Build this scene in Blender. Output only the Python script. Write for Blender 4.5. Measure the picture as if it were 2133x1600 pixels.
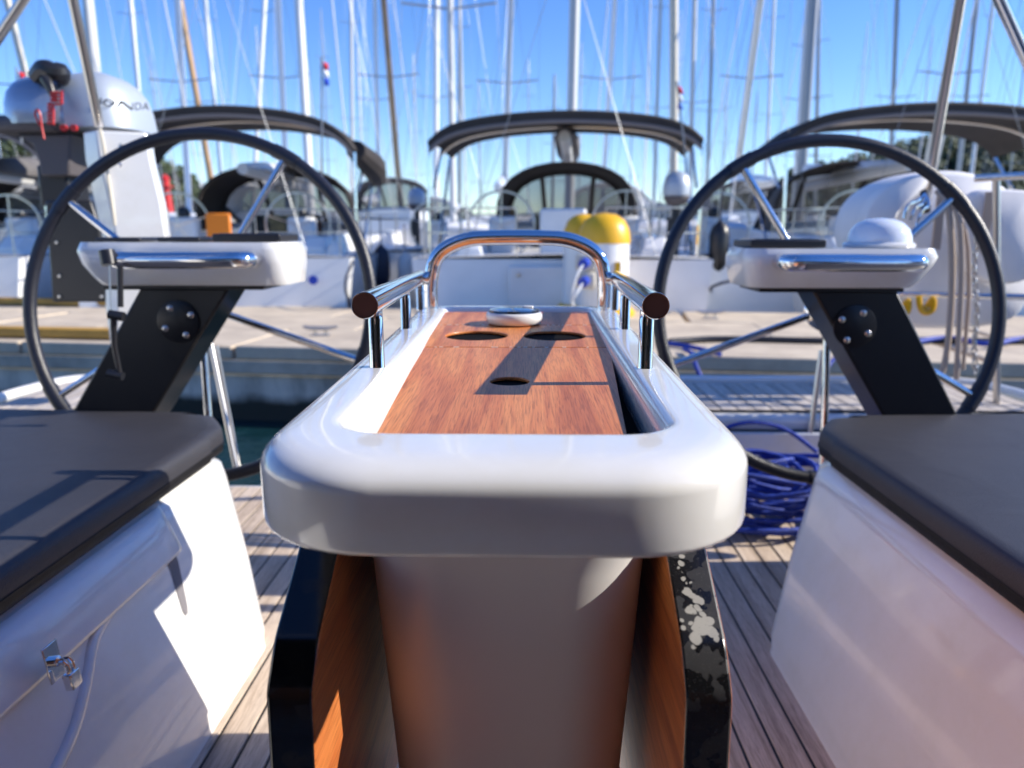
import bpy, math, random
from mathutils import Vector, Matrix
random.seed(7)
R = math.radians
S = bpy.context.scene
for o in list(bpy.data.objects): bpy.data.objects.remove(o)

# ------------------------------------------------------------------ camera
# metres; origin = the lens, +Y looks aft over the stern, z up. Water at z = -1.6
WATER = -1.6
FPX = 1540.0                     # focal length in pixels of a 2133 px wide frame
PITCH = math.atan(315/FPX)
YAW = math.atan(28.5/FPX*math.cos(PITCH))
cd = bpy.data.cameras.new('camera'); cam = bpy.data.objects.new('camera', cd)
S.collection.objects.link(cam); S.camera = cam
cd.sensor_width = 36; cd.lens = 36*FPX/2133; cd.clip_start = .02; cd.clip_end = 6000
cam.rotation_euler = (math.pi/2-PITCH, 0, YAW)
cd.dof.use_dof = True; cd.dof.focus_distance = .71; cd.dof.aperture_fstop = 5.4; cd.dof.aperture_blades = 0

# ------------------------------------------------------------------ light
SUN = Vector((math.cos(R(30))*math.cos(R(2)), math.cos(R(30))*math.sin(R(2)), math.sin(R(30))))
W = bpy.data.worlds.new('World'); S.world = W; W.use_nodes = True
wn = W.node_tree.nodes; wl = W.node_tree.links; wn.clear()
sky = wn.new('ShaderNodeTexSky'); sky.sky_type = 'NISHITA'; sky.sun_disc = False
sky.sun_elevation = R(30); sky.sun_rotation = R(90-2); sky.air_density = 1.0; sky.dust_density = .0; sky.ozone_density = 3.0
bg = wn.new('ShaderNodeBackground'); bg.inputs[1].default_value = .135
wo = wn.new('ShaderNodeOutputWorld'); hs = wn.new('ShaderNodeHueSaturation'); hs.inputs['Saturation'].default_value = 1.22; hs.inputs['Hue'].default_value = .51
wt = wn.new('ShaderNodeMixRGB'); wt.blend_type = 'MULTIPLY'; wt.inputs[0].default_value = 1; wt.inputs[2].default_value = (.86, .94, 1.12, 1)
wl.new(sky.outputs[0], hs.inputs['Color']); wl.new(hs.outputs[0], wt.inputs[1]); wl.new(wt.outputs[0], bg.inputs[0]); wl.new(bg.outputs[0], wo.inputs[0])
sd = bpy.data.lights.new('sun', 'SUN'); sd.energy = 4.8; sd.angle = R(.5); sd.color = (1, .93, .82)
so = bpy.data.objects.new('sun', sd); S.collection.objects.link(so)
so.rotation_euler = SUN.to_track_quat('Z', 'Y').to_euler()
S.view_settings.view_transform = 'Standard'; S.view_settings.look = 'None'
S.view_settings.exposure = .6; S.view_settings.gamma = 1; S.view_settings.use_curve_mapping = False

# ------------------------------------------------------------------ helpers
_fw = Vector((-math.sin(YAW)*math.cos(PITCH), math.cos(YAW)*math.cos(PITCH), -math.sin(PITCH)))
_r = _fw.cross(Vector((0, 0, 1))).normalized(); _u = _r.cross(_fw)
def ray(px, py): return _fw + _r*((px-1066.5)/FPX) + _u*((800-py)/FPX)
def PY(px, py, y): d = ray(px, py); return d*(y/d.y)      # point of the place at distance y aft
def PZ(px, py, z): d = ray(px, py); return d*(z/d.z)      # point at height z
def PX(px, py, x): d = ray(px, py); return d*(x/d.x)

def tag(o, label=None, cat=None, group=None, kind=None):
    if label: o['label'] = label
    if cat: o['category'] = cat
    if group: o['group'] = group
    if kind: o['kind'] = kind
    return o
def empty(name, loc=(0, 0, 0), rz=0, **k):
    o = bpy.data.objects.new(name, None); S.collection.objects.link(o)
    o.location = loc; o.rotation_euler = (0, 0, rz); o.empty_display_size = .1
    return tag(o, **k)
def copy_tree(o, parent=None):
    c = o.copy(); S.collection.objects.link(c); c.parent = parent
    for ch in list(o.children): copy_tree(ch, c)
    return c

class MB:
    def __init__(s): s.v = []; s.f = []; s.m = []; s.cur = 0
    def face(s, *i): s.f.append(tuple(i)); s.m.append(s.cur)
    def box(s, x0, x1, y0, y1, z0, z1, M=None):
        b = len(s.v)
        for z in (z0, z1):
            for x, y in ((x0, y0), (x1, y0), (x1, y1), (x0, y1)):
                p = Vector((x, y, z)); s.v.append(M @ p if M else p)
        for q in ((3, 2, 1, 0), (4, 5, 6, 7), (0, 1, 5, 4), (1, 2, 6, 5), (2, 3, 7, 6), (3, 0, 4, 7)): s.face(*[b+i for i in q])
        return s
    def loft(s, rings, closed=True, cap0=False, cap1=False):
        b = len(s.v); n = len(rings[0])
        for r in rings: s.v += [Vector(p) for p in r]
        for k in range(len(rings)-1):
            for i in range(n if closed else n-1):
                j = (i+1) % n
                s.face(b+k*n+i, b+k*n+j, b+(k+1)*n+j, b+(k+1)*n+i)
        if cap0: s.face(*[b+i for i in reversed(range(n))])
        if cap1: s.face(*[b+(len(rings)-1)*n+i for i in range(n)])
        return s
    def tube(s, pts, r, n=12, cap=True, closed=False):
        pts = [Vector(p) for p in pts]; N = len(pts)
        rr = r if isinstance(r, (list, tuple)) else [r]*N
        t0 = ((pts[1]-pts[0])).normalized()
        up = Vector((0, 0, 1)) if abs(t0.z) < .9 else Vector((1, 0, 0))
        nrm = (up - t0*up.dot(t0)).normalized(); rings = []
        for i, p in enumerate(pts):
            if closed: t = (pts[(i+1) % N]-pts[i-1])
            elif i == 0: t = pts[1]-p
            elif i == N-1: t = p-pts[i-1]
            else: t = (pts[i+1]-p).normalized()+(p-pts[i-1]).normalized()
            t = t.normalized(); nrm = (nrm - t*nrm.dot(t)).normalized(); bi = t.cross(nrm)
            rings.append([p+(nrm*math.cos(a)+bi*math.sin(a))*rr[i] for a in [2*math.pi*k/n for k in range(n)]])
        if closed:
            # close with least twist
            best = min(range(n), key=lambda k: (rings[-1][0]-rings[0][k]).length)
            rings.append(rings[0][best:]+rings[0][:best]); cap = False
        return s.loft(rings, True, cap, cap)
    def lathe(s, prof, c=(0, 0, 0), n=32, M=None):
        rings = []
        for r, z in prof:
            ring = [Vector((c[0]+max(r, 1e-5)*math.cos(2*math.pi*k/n), c[1]+max(r, 1e-5)*math.sin(2*math.pi*k/n), c[2]+z)) for k in range(n)]
            rings.append([M @ p for p in ring] if M else ring)
        return s.loft(rings, True, prof[0][0] > 1e-4, prof[-1][0] > 1e-4)
    def build(s, name, mat, parent=None, smooth=35, bevel=0, seg=2, loc=None, **k):
        me = bpy.data.meshes.new(name)
        me.from_pydata([tuple(v) for v in s.v], [], s.f)
        mats = mat if isinstance(mat, (list, tuple)) else [mat]
        for m in mats: me.materials.append(m)
        if len(mats) > 1: me.polygons.foreach_set('material_index', s.m)
        me.update()
        if smooth:
            me.polygons.foreach_set('use_smooth', [True]*len(me.polygons))
            me.set_sharp_from_angle(angle=R(smooth))
        o = bpy.data.objects.new(name, me); S.collection.objects.link(o); o.parent = parent
        if loc is not None: o.location = loc
        if bevel:
            b = o.modifiers.new('bevel', 'BEVEL'); b.width = bevel; b.segments = seg; b.limit_method = 'ANGLE'; b.angle_limit = R(40)
            b.harden_normals = False
        return tag(o, **k)
def smoothpath(pts, it=2, closed=False):
    pts = [Vector(p) for p in pts]
    for _ in range(it):
        q = []; N = len(pts)
        if closed:
            for i in range(N):
                a, b = pts[i], pts[(i+1) % N]; q += [a*.75+b*.25, a*.25+b*.75]
        else:
            q = [pts[0]]
            for i in range(N-1):
                a, b = pts[i], pts[i+1]; q += [a*.75+b*.25, a*.25+b*.75]
            q.append(pts[-1])
        pts = q
    return pts
def arc(c, r, a0, a1, n, f): return [f(c, r, a0+(a1-a0)*i/n) for i in range(n+1)]

# ------------------------------------------------------------------ materials
def mat(name, base=(.8, .8, .8), rough=.5, metal=0, coat=0, bump=0, bscale=50, var=0, vscale=8, stretch=(1, 1, 1), col2=None, spec=.5, trans=0, alpha=1, emit=None, sss=0, croug=.05):
    m = bpy.data.materials.new(name); m.use_nodes = True; nt = m.node_tree; p = nt.nodes['Principled BSDF']
    p.inputs['Base Color'].default_value = (*base, 1); p.inputs['Roughness'].default_value = rough
    p.inputs['Metallic'].default_value = metal; p.inputs['Coat Weight'].default_value = coat; p.inputs['Coat Roughness'].default_value = croug
    p.inputs['Specular IOR Level'].default_value = spec; p.inputs['Transmission Weight'].default_value = trans; p.inputs['Alpha'].default_value = alpha
    if sss: p.inputs['Subsurface Weight'].default_value = sss; p.inputs['Subsurface Radius'].default_value = (.01, .008, .006); p.inputs['Subsurface Scale'].default_value = 1
    if var or bump or col2:
        tc = nt.nodes.new('ShaderNodeTexCoord'); mp = nt.nodes.new('ShaderNodeMapping'); mp.inputs['Scale'].default_value = stretch
        nt.links.new(tc.outputs['Object'], mp.inputs[0])
        if var or col2:
            n = nt.nodes.new('ShaderNodeTexNoise'); n.inputs['Scale'].default_value = vscale; n.inputs['Detail'].default_value = 6
            nt.links.new(mp.outputs[0], n.inputs[0])
            cr = nt.nodes.new('ShaderNodeMixRGB'); c2 = col2 or tuple(c*(1-var) for c in base)
            cr.inputs[1].default_value = (*base, 1); cr.inputs[2].default_value = (*c2, 1)
            rp = nt.nodes.new('ShaderNodeMapRange'); rp.inputs[1].default_value = .35; rp.inputs[2].default_value = .65
            nt.links.new(n.outputs[0], rp.inputs[0]); nt.links.new(rp.outputs[0], cr.inputs[0]); nt.links.new(cr.outputs[0], p.inputs['Base Color'])
        if bump:
            n2 = nt.nodes.new('ShaderNodeTexNoise'); n2.inputs['Scale'].default_value = bscale; n2.inputs['Detail'].default_value = 5
            nt.links.new(mp.outputs[0], n2.inputs[0])
            bm = nt.nodes.new('ShaderNodeBump'); bm.inputs['Strength'].default_value = bump; bm.inputs['Distance'].default_value = .002
            nt.links.new(n2.outputs[0], bm.inputs['Height']); nt.links.new(bm.outputs[0], p.inputs['Normal'])
    return m
def ramp(nt, stops):
    r = nt.nodes.new('ShaderNodeValToRGB'); e = r.color_ramp.elements
    while len(e) > 1: e.remove(e[-1])
    e[0].position = stops[0][0]; e[0].color = (*stops[0][1], 1)
    for pos, c in stops[1:]: x = e.new(pos); x.color = (*c, 1)
    return r
def gel_mat(name, base=(.775, .77, .75), rough=.16):
    m = mat(name, base, rough, coat=.7, bump=.05, bscale=6, croug=.04)
    nt = m.node_tree; p = nt.nodes['Principled BSDF']; tc = nt.nodes['Texture Coordinate']
    n = nt.nodes.new('ShaderNodeTexNoise'); n.inputs['Scale'].default_value = 900; n.inputs['Detail'].default_value = 1
    nt.links.new(tc.outputs['Object'], n.inputs[0])
    sp = nt.nodes.new('ShaderNodeMapRange'); sp.inputs[1].default_value = .80; sp.inputs[2].default_value = .84
    nt.links.new(n.outputs[0], sp.inputs[0])
    n3 = nt.nodes.new('ShaderNodeTexNoise'); n3.inputs['Scale'].default_value = 9; n3.inputs['Detail'].default_value = 8; n3.inputs['Roughness'].default_value = .7
    nt.links.new(tc.outputs['Object'], n3.inputs[0])
    mr = nt.nodes.new('ShaderNodeMapRange'); mr.inputs[1].default_value = .35; mr.inputs[2].default_value = .7; mr.inputs[3].default_value = rough*.6; mr.inputs[4].default_value = rough*1.7
    nt.links.new(n3.outputs[0], mr.inputs[0]); nt.links.new(mr.outputs[0], p.inputs['Roughness'])
    mx = nt.nodes.new('ShaderNodeMixRGB'); mx.inputs[1].default_value = (*base, 1); mx.inputs[2].default_value = (base[0]*.45, base[1]*.42, base[2]*.36, 1)
    nt.links.new(sp.outputs[0], mx.inputs[0])
    mx2 = nt.nodes.new('ShaderNodeMixRGB'); mx2.inputs[2].default_value = (base[0]*.93, base[1]*.92, base[2]*.88, 1)
    nt.links.new(mx.outputs[0], mx2.inputs[1])
    mr2 = nt.nodes.new('ShaderNodeMapRange'); mr2.inputs[1].default_value = .45; mr2.inputs[2].default_value = .75
    nt.links.new(n3.outputs[0], mr2.inputs[0]); nt.links.new(mr2.outputs[0], mx2.inputs[0]); nt.links.new(mx2.outputs[0], p.inputs['Base Color'])
    return m
def wood_mat(name, dark, mid, light, axis='Y', rough=.3, coat=.35, sc=1):
    m = bpy.data.materials.new(name); m.use_nodes = True; nt = m.node_tree; p = nt.nodes['Principled BSDF']; L = nt.links.new
    tc = nt.nodes.new('ShaderNodeTexCoord'); inf = nt.nodes.new('ShaderNodeObjectInfo')
    ad = nt.nodes.new('ShaderNodeVectorMath'); ad.operation = 'ADD'
    ml = nt.nodes.new('ShaderNodeVectorMath'); ml.operation = 'SCALE'; ml.inputs[0].default_value = (7.3, 3.1, 5.7)
    L(inf.outputs['Random'], ml.inputs['Scale']); L(tc.outputs['Object'], ad.inputs[0]); L(ml.outputs[0], ad.inputs[1])
    def noise(scale, st, det=4, ro=.55, dist=0):
        mp = nt.nodes.new('ShaderNodeMapping'); mp.inputs['Scale'].default_value = st; L(ad.outputs[0], mp.inputs[0])
        n = nt.nodes.new('ShaderNodeTexNoise'); n.inputs['Scale'].default_value = scale; n.inputs['Detail'].default_value = det; n.inputs['Roughness'].default_value = ro; n.inputs['Distortion'].default_value = dist
        L(mp.outputs[0], n.inputs[0]); return n
    st = (1, .045, 1) if axis == 'Y' else (.045, 1, 1) if axis == 'X' else (1, 1, .045)
    big = noise(38*sc, tuple(a if a == 1 else .06 for a in st), 3, .5, .6); fine = noise(620*sc, tuple(a if a == 1 else .028 for a in st), 2, .5); pore = noise(800*sc, tuple(a if a == 1 else .035 for a in st), 1)
    cr = ramp(nt, [(.3, dark), (.45, mid), (.62, light), (.75, mid)]); L(big.outputs[0], cr.inputs[0])
    cf = ramp(nt, [(.34, (.62, .56, .52)), (.52, (1, 1, 1)), (.7, (1.12, 1.1, 1.05))]); L(fine.outputs[0], cf.inputs[0])
    mu = nt.nodes.new('ShaderNodeMixRGB'); mu.blend_type = 'MULTIPLY'; mu.inputs[0].default_value = .6; L(cr.outputs[0], mu.inputs[1]); L(cf.outputs[0], mu.inputs[2])
    cp = ramp(nt, [(.36, (.3, .26, .25)), (.44, (1, 1, 1))]); L(pore.outputs[0], cp.inputs[0])
    mu2 = nt.nodes.new('ShaderNodeMixRGB'); mu2.blend_type = 'MULTIPLY'; mu2.inputs[0].default_value = .38; L(mu.outputs[0], mu2.inputs[1]); L(cp.outputs[0], mu2.inputs[2])
    L(mu2.outputs[0], p.inputs['Base Color']); p.inputs['Specular IOR Level'].default_value = .3; p.inputs['Roughness'].default_value = rough; p.inputs['Coat Weight'].default_value = coat; p.inputs['Coat Roughness'].default_value = .22
    bm = nt.nodes.new('ShaderNodeBump'); bm.inputs['Strength'].default_value = .22; bm.inputs['Distance'].default_value = .0006; L(fine.outputs[0], bm.inputs['Height']); L(bm.outputs[0], p.inputs['Normal'])
    return m
M = {}
M['gel'] = gel_mat('gelcoat')
M['gelm'] = mat('gelcoat_matt', (.72, .71, .69), .42, coat=.12, bump=.05, bscale=6, croug=.2, var=.05, vscale=3)
M['gel2'] = mat('hull_white', (.84, .84, .83), .25, coat=.3, var=.12, vscale=1.5)
M['gelgrey'] = mat('deck_white', (.80, .79, .77), .4, var=.15, vscale=3)
M['hullgrey'] = mat('hull_grey', (.16, .2, .25), .2, coat=.4, var=.15, vscale=1)
M['wood'] = wood_mat('table_wood', (.40, .108, .028), (.57, .18, .052), (.70, .265, .082), rough=.45, coat=.15)
M['leafwood'] = wood_mat('leaf_wood', (.33, .08, .022), (.52, .15, .04), (.62, .21, .06), rough=.4)
M['teak'] = wood_mat('teak', (.42, .325, .24), (.58, .46, .35), (.68, .56, .44), rough=.7, coat=0, sc=1)
M['teakaft'] = wood_mat('weathered_teak', (.36, .32, .29), (.50, .45, .40), (.6, .54, .48), rough=.7, coat=0, sc=.8)
M['caulk'] = mat('caulk', (.012, .012, .013), .55)
M['steel'] = mat('polished_steel', (.78, .77, .76), .055, 1, bump=.03, bscale=120, stretch=(1, 1, 1))
M['steelb'] = mat('brushed_steel', (.62, .59, .55), .28, 1)
M['vinyl'] = mat('grey_vinyl', (.043, .042, .050), .5, bump=.5, bscale=500, var=.18, vscale=4)
M['vinylside'] = mat('shaded_vinyl', (.006, .006, .007), .5, spec=.3, bump=.3, bscale=500)  # darker copy for cushion sides, their shade put into the colour
def soften(m, scale, dist):
    nt = m.node_tree; p = nt.nodes['Principled BSDF']; tc = nt.nodes['Texture Coordinate']; n = nt.nodes.new('ShaderNodeTexNoise'); n.inputs['Scale'].default_value = scale; n.inputs['Detail'].default_value = 3; n.inputs['Distortion'].default_value = .8
    nt.links.new(tc.outputs['Object'], n.inputs[0]); b = nt.nodes.new('ShaderNodeBump'); b.inputs['Strength'].default_value = .55; b.inputs['Distance'].default_value = dist
    nt.links.new(n.outputs[0], b.inputs['Height'])
    src = p.inputs['Normal'].links[0].from_socket; nt.links.new(b.outputs[0], src.node.inputs['Normal'])
soften(M['vinyl'], 5, .007); soften(M['vinylside'], 9, .004)
M['black'] = mat('black_coated_metal', (.010, .010, .011), .30, bump=.1, bscale=300, spec=.4)
M['blackedge'] = None
M['leather'] = mat('navy_black_grip', (.013, .014, .022), .38, bump=.5, bscale=260)
M['plastic'] = mat('black_plastic', (.015, .015, .018), .35)
M['screen'] = mat('dark_glass', (.01, .02, .04), .04, coat=1)
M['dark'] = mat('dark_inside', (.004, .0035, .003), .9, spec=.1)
M['blue_rope'] = mat('blue_rope', (.010, .05, .42), .6, bump=.8, bscale=300, var=.4, vscale=60)
M['beige_rope'] = mat('beige_rope', (.42, .33, .26), .8, bump=.6, bscale=300)
M['dark_rope'] = mat('dark_rope', (.03, .035, .06), .75)
M['yellow'] = mat('yellow_plastic', (.80, .44, .012), .38)
M['yellow_wood'] = mat('yellow_timber', (.52, .29, .05), .6, var=.3, vscale=4)
M['canvas'] = mat('brown_canvas', (.042, .034, .030), .75, bump=.5, bscale=80, var=.35, vscale=2.5)
M['canvas_g'] = mat('grey_canvas', (.16, .15, .15), .8, var=.3, vscale=3)
M['trim'] = mat('grey_webbing', (.17, .16, .17), .7)
M['vinylwin'] = mat('smoked_vinyl_window', (.17, .165, .165), .2, alpha=.68)
M['window'] = mat('tinted_window', (.015, .018, .022), .06)
M['alum'] = mat('painted_mast', (.62, .62, .61), .4, var=.1, vscale=.5)
M['alumw'] = mat('white_mast', (.82, .82, .82), .35)
M['alumg'] = mat('grey_mast', (.30, .31, .33), .35, metal=.4)
M['cream'] = mat('cream_mast', (.66, .60, .48), .45)
M['woodmast'] = mat('varnished_mast', (.46, .27, .12), .35, var=.25, vscale=1)
M['wire'] = mat('rigging_wire', (.22, .23, .25), .4, metal=.6)
M['cover'] = mat('white_cover', (.82, .80, .79), .75, bump=.9, bscale=6, var=.1, vscale=5)
M['orange'] = mat('orange_cloth', (.78, .22, .01), .6)
M['red'] = mat('red_plastic', (.55, .02, .02), .4)
M['blue'] = mat('blue_plastic', (.01, .05, .45), .4)
M['silver'] = mat('silver_cowling', (.33, .38, .46), .24, metal=.55, coat=.6)
M['silverl'] = mat('light_silver_cowling', (.42, .47, .53), .46, metal=.3, coat=0)
M['rubber'] = mat('grey_rubber', (.09, .08, .085), .6)
M['fender'] = mat('fender_white', (.72, .72, .70), .45)
M['fendern'] = mat('fender_navy', (.02, .025, .05), .5)
M['acrylic'] = mat('frosted_dome', (.75, .80, .86), .12, coat=.8, sss=.3)
# peeling varnish on the black edging of the leaves
def edge_mat(name, blobs):
    """glossy black edging; varnish lifted in pale round patches where listed (centre, radius)"""
    m = bpy.data.materials.new(name); m.use_nodes = True; nt = m.node_tree; p = nt.nodes['Principled BSDF']; L = nt.links.new; N = nt.nodes.new
    tc = N('ShaderNodeTexCoord'); wz = N('ShaderNodeTexNoise'); wz.inputs['Scale'].default_value = 95; wz.inputs['Detail'].default_value = 3; L(tc.outputs['Object'], wz.inputs[0])
    sc = N('ShaderNodeVectorMath'); sc.operation = 'MULTIPLY_ADD'; sc.inputs[1].default_value = (.007, .007, .007); L(wz.outputs['Color'], sc.inputs[0]); L(tc.outputs['Object'], sc.inputs[2])
    nd = N('ShaderNodeTexNoise'); nd.inputs['Scale'].default_value = 38; nd.inputs['Detail'].default_value = 3; L(tc.outputs['Object'], nd.inputs[0])
    film = N('ShaderNodeMapRange'); film.inputs[1].default_value = .5; film.inputs[2].default_value = .515; L(nd.outputs[0], film.inputs[0])
    c1 = N('ShaderNodeMixRGB'); c1.inputs[1].default_value = (.006, .006, .007, 1); c1.inputs[2].default_value = (.022, .021, .022, 1) if blobs else (.008, .008, .009, 1); L(film.outputs[0], c1.inputs[0])
    out = c1.outputs[0]
    if blobs:
        prev = None
        for c, r in blobs:
            d = N('ShaderNodeVectorMath'); d.operation = 'DISTANCE'; d.inputs[1].default_value = Vector(c)+Vector((.0035, .0035, .0035)); L(sc.outputs[0], d.inputs[0])
            q = N('ShaderNodeMath'); q.operation = 'SUBTRACT'; q.inputs[1].default_value = r; L(d.outputs['Value'], q.inputs[0])
            if prev: mn = N('ShaderNodeMath'); mn.operation = 'SMOOTH_MIN'; mn.inputs[2].default_value = .0012; L(prev, mn.inputs[0]); L(q.outputs[0], mn.inputs[1]); prev = mn.outputs[0]
            else: prev = q.outputs[0]
        k = N('ShaderNodeMapRange'); k.inputs[1].default_value = .0004; k.inputs[2].default_value = -.0004; L(prev, k.inputs[0])
        c2 = N('ShaderNodeMixRGB'); c2.inputs[2].default_value = (.40, .385, .35, 1); L(k.outputs[0], c2.inputs[0]); L(out, c2.inputs[1]); out = c2.outputs[0]
        ds = N('ShaderNodeTexNoise'); ds.inputs['Scale'].default_value = 700; L(tc.outputs['Object'], ds.inputs[0])
        dk = N('ShaderNodeMapRange'); dk.inputs[1].default_value = .6; dk.inputs[2].default_value = .75; dk.inputs[4].default_value = .35; L(ds.outputs[0], dk.inputs[0])
        c3 = N('ShaderNodeMixRGB'); c3.inputs[2].default_value = (.14, .13, .12, 1); L(dk.outputs[0], c3.inputs[0]); L(out, c3.inputs[1]); out = c3.outputs[0]
    L(out, p.inputs['Base Color'])
    rr = N('ShaderNodeMapRange'); rr.inputs[3].default_value = .14 if not blobs else .25; rr.inputs[4].default_value = .24 if not blobs else .5; L(film.outputs[0], rr.inputs[0]); L(rr.outputs[0], p.inputs['Roughness'])
    bm = N('ShaderNodeBump'); bm.inputs['Strength'].default_value = .25; bm.inputs['Distance'].default_value = .0006; L(nd.outputs[0], bm.inputs['Height']); L(bm.outputs[0], p.inputs['Normal'])
    return m
def chamfer(px, py):          # point of the right leaf's front edge (chamfer above, upright edge below)
    d = ray(px, py); a, k = -.1904-.64*.595, .595; P = d*(a/(d.z-k*d.y))
    return P if P.y > .468 else PY(px, py, .456)
BL = [(chamfer(1200+a/3.076, 1080+c/3.076), r/3.076*.62/1540) for a, c, r in ((638, 226, 10), (680, 245, 18), (678, 290, 19), (657, 320, 11), (676, 342, 8), (678, 380, 14), (705, 405, 8), (735, 408, 10), (708, 462, 30), (735, 492, 24), (772, 520, 26), (800, 528, 22), (728, 590, 26), (750, 596, 16), (778, 572, 20), (805, 610, 20), (770, 640, 13), (738, 560, 10), (677, 648, 14), (695, 705, 15), (738, 668, 12), (790, 668, 34), (840, 655, 34), (800, 710, 44), (868, 730, 36), (765, 770, 34), (900, 775, 18), (745, 825, 18), (560, 268, 10), (590, 350, 6))]
M['edgeL'] = edge_mat('black_edge', None); M['edgeR'] = edge_mat('peeling_black_edge', BL)
def concrete(name, base, stain, lowz=None):
    m = mat(name, base, .85, bump=.7, bscale=14); nt = m.node_tree; p = nt.nodes['Principled BSDF']; L = nt.links.new; tc = nt.nodes['Texture Coordinate']
    n = nt.nodes.new('ShaderNodeTexNoise'); n.inputs['Scale'].default_value = 2.2; n.inputs['Detail'].default_value = 9; n.inputs['Roughness'].default_value = .65; 
    mp = nt.nodes.new('ShaderNodeMapping'); mp.inputs['Scale'].default_value = (1.6, 1, .5) if lowz else (1, 1, 1); L(tc.outputs['Object'], mp.inputs[0]); L(mp.outputs[0], n.inputs[0])
    cr = ramp(nt, [(.32, stain), (.55, base), (.75, tuple(c*1.15 for c in base))]); L(n.outputs[0], cr.inputs[0])
    if lowz is not None:
        sx = nt.nodes.new('ShaderNodeSeparateXYZ'); L(tc.outputs['Object'], sx.inputs[0])
        n2 = nt.nodes.new('ShaderNodeTexNoise'); n2.inputs['Scale'].default_value = 3; n2.inputs['Detail'].default_value = 5; L(tc.outputs['Object'], n2.inputs[0])
        s = nt.nodes.new('ShaderNodeMath'); s.operation = 'MULTIPLY_ADD'; s.inputs[1].default_value = .25; L(n2.outputs[0], s.inputs[0]); L(sx.outputs['Z'], s.inputs[2])
        r = nt.nodes.new('ShaderNodeMapRange'); r.inputs[1].default_value = lowz; r.inputs[2].default_value = lowz+.1; L(s.outputs[0], r.inputs[0])
        mx = nt.nodes.new('ShaderNodeMixRGB'); mx.inputs[1].default_value = (.025, .027, .02, 1); L(cr.outputs[0], mx.inputs[2]); L(r.outputs[0], mx.inputs[0]); L(mx.outputs[0], p.inputs['Base Color'])
    else: L(cr.outputs[0], p.inputs['Base Color'])
    return m
M['cap'] = concrete('quay_edge_concrete', (.50, .44, .35), (.30, .27, .22)); M['slab'] = concrete('pale_concrete', (.60, .50, .37), (.44, .36, .27)); M['wall'] = concrete('quay_wall_concrete', (.62, .58, .50), (.26, .245, .21), -1.33)
def water_mat():
    m = mat('harbour_water', (.006, .030, .036), .05); nt = m.node_tree; p = nt.nodes['Principled BSDF']; L = nt.links.new
    tc = nt.nodes.new('ShaderNodeTexCoord'); n = nt.nodes.new('ShaderNodeTexNoise'); n.inputs['Scale'].default_value = 1.6; n.inputs['Detail'].default_value = 6; L(tc.outputs['Object'], n.inputs[0])
    b = nt.nodes.new('ShaderNodeBump'); b.inputs['Strength'].default_value = .6; b.inputs['Distance'].default_value = .12; L(n.outputs[0], b.inputs['Height']); L(b.outputs[0], p.inputs['Normal']); return m
M['water'] = water_mat()
M['hill'] = mat('wooded_ground', (.05, .055, .03), .9, var=.5, vscale=.08)
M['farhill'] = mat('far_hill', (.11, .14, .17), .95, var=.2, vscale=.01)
M['leaf_pine'] = mat('pine_foliage', (.085, .115, .045), .7, col2=(.035, .055, .022), vscale=.5)
M['bark'] = mat('bark', (.12, .08, .05), .9)

# ================================================================== SETTING
b = MB(); b.v = [Vector(p) for p in ((-3000, -3000, WATER), (3000, -3000, WATER), (3000, 3000, WATER), (-3000, 3000, WATER))]; b.face(0, 1, 2, 3)
b.build('water', M['water'], kind='structure')

# quay / pontoon -----------------------------------------------------
qa, qb = Vector((-4.66, 6.42, 0)), Vector((3.63, 5.42, 0)); qd = (qb-qa).normalized(); qn = Vector((-qd.y, qd.x, 0))
QM = Matrix.Translation(qb.lerp(qa, .5)) @ Matrix.Rotation(math.atan2(qd.y, qd.x), 4, 'Z')
quay = empty('quay', kind='structure'); quay.matrix_world = QM
b = MB(); b.box(-16, 16, .07, 3.33, WATER-.6, -1.19); b.build('quay_wall', M['wall'], quay, bevel=.02)
b = MB(); b.box(-16, 16, .01, 3.39, -1.188, -1.054); b.build('edge_beam', M['cap'], quay, bevel=.02)
for i in range(-8, 8):
    for j, (y0, y1) in enumerate(((0, 1.15), (1.165, 2.3), (2.315, 3.4))):
        x0 = i*2.0+(j % 2)*.7+random.uniform(-.05, .05)
        b = MB(); b.box(x0+.012, x0+1.988, y0, y1, -1.052, -.94+random.uniform(-.004, .004)); b.build('slab', M['slab'], quay, bevel=.012)

# hills ---------------------------------------------------------------
def hill(name, pts, y0, depth, material, base=WATER-1):
    b = MB(); rings = []
    for k, t in enumerate((0, .12, .3, .5, .7, 1)):
        hgt = math.sin(math.pi*min(1, t*1.0+0)*.5) if t <= .5 else math.cos((t-.5)*math.pi)**.5 if t < 1 else 0
        rings.append([Vector((x, y0+depth*t+random.uniform(-1, 1), base+(z-base)*max(0, min(1, (0, .4, .75, 1, .8, 0)[k]))+random.uniform(-.3, .3)*(0 < k < 5))) for x, z in pts])
    b.loft(rings, False); return b.build(name, material, smooth=80, kind='structure')
def hx(px, y): return (px-1095)/FPX*y*1.02
def hz(py, y): return (485-py)/FPX*y*1.03
right_ridge = [(1290, 478), (1380, 468), (1460, 455), (1540, 425), (1600, 405), (1700, 372), (1790, 350), (1860, 330), (1920, 318), (1990, 312), (2070, 316), (2150, 306), (2300, 290), (2500, 300), (2700, 420)]
left_ridge = [(-700, 330), (-400, 260), (-150, 262), (0, 270), (70, 282), (150, 300), (230, 326), (310, 345), (370, 362), (420, 395), (480, 432), (560, 470), (620, 480)]
hill('hill', [(hx(a, 150), hz(c, 150)) for a, c in right_ridge], 130, 45, M['hill'])
hill('hill', [(hx(a, 200), hz(c, 200)) for a, c in left_ridge], 175, 60, M['hill'])
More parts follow.
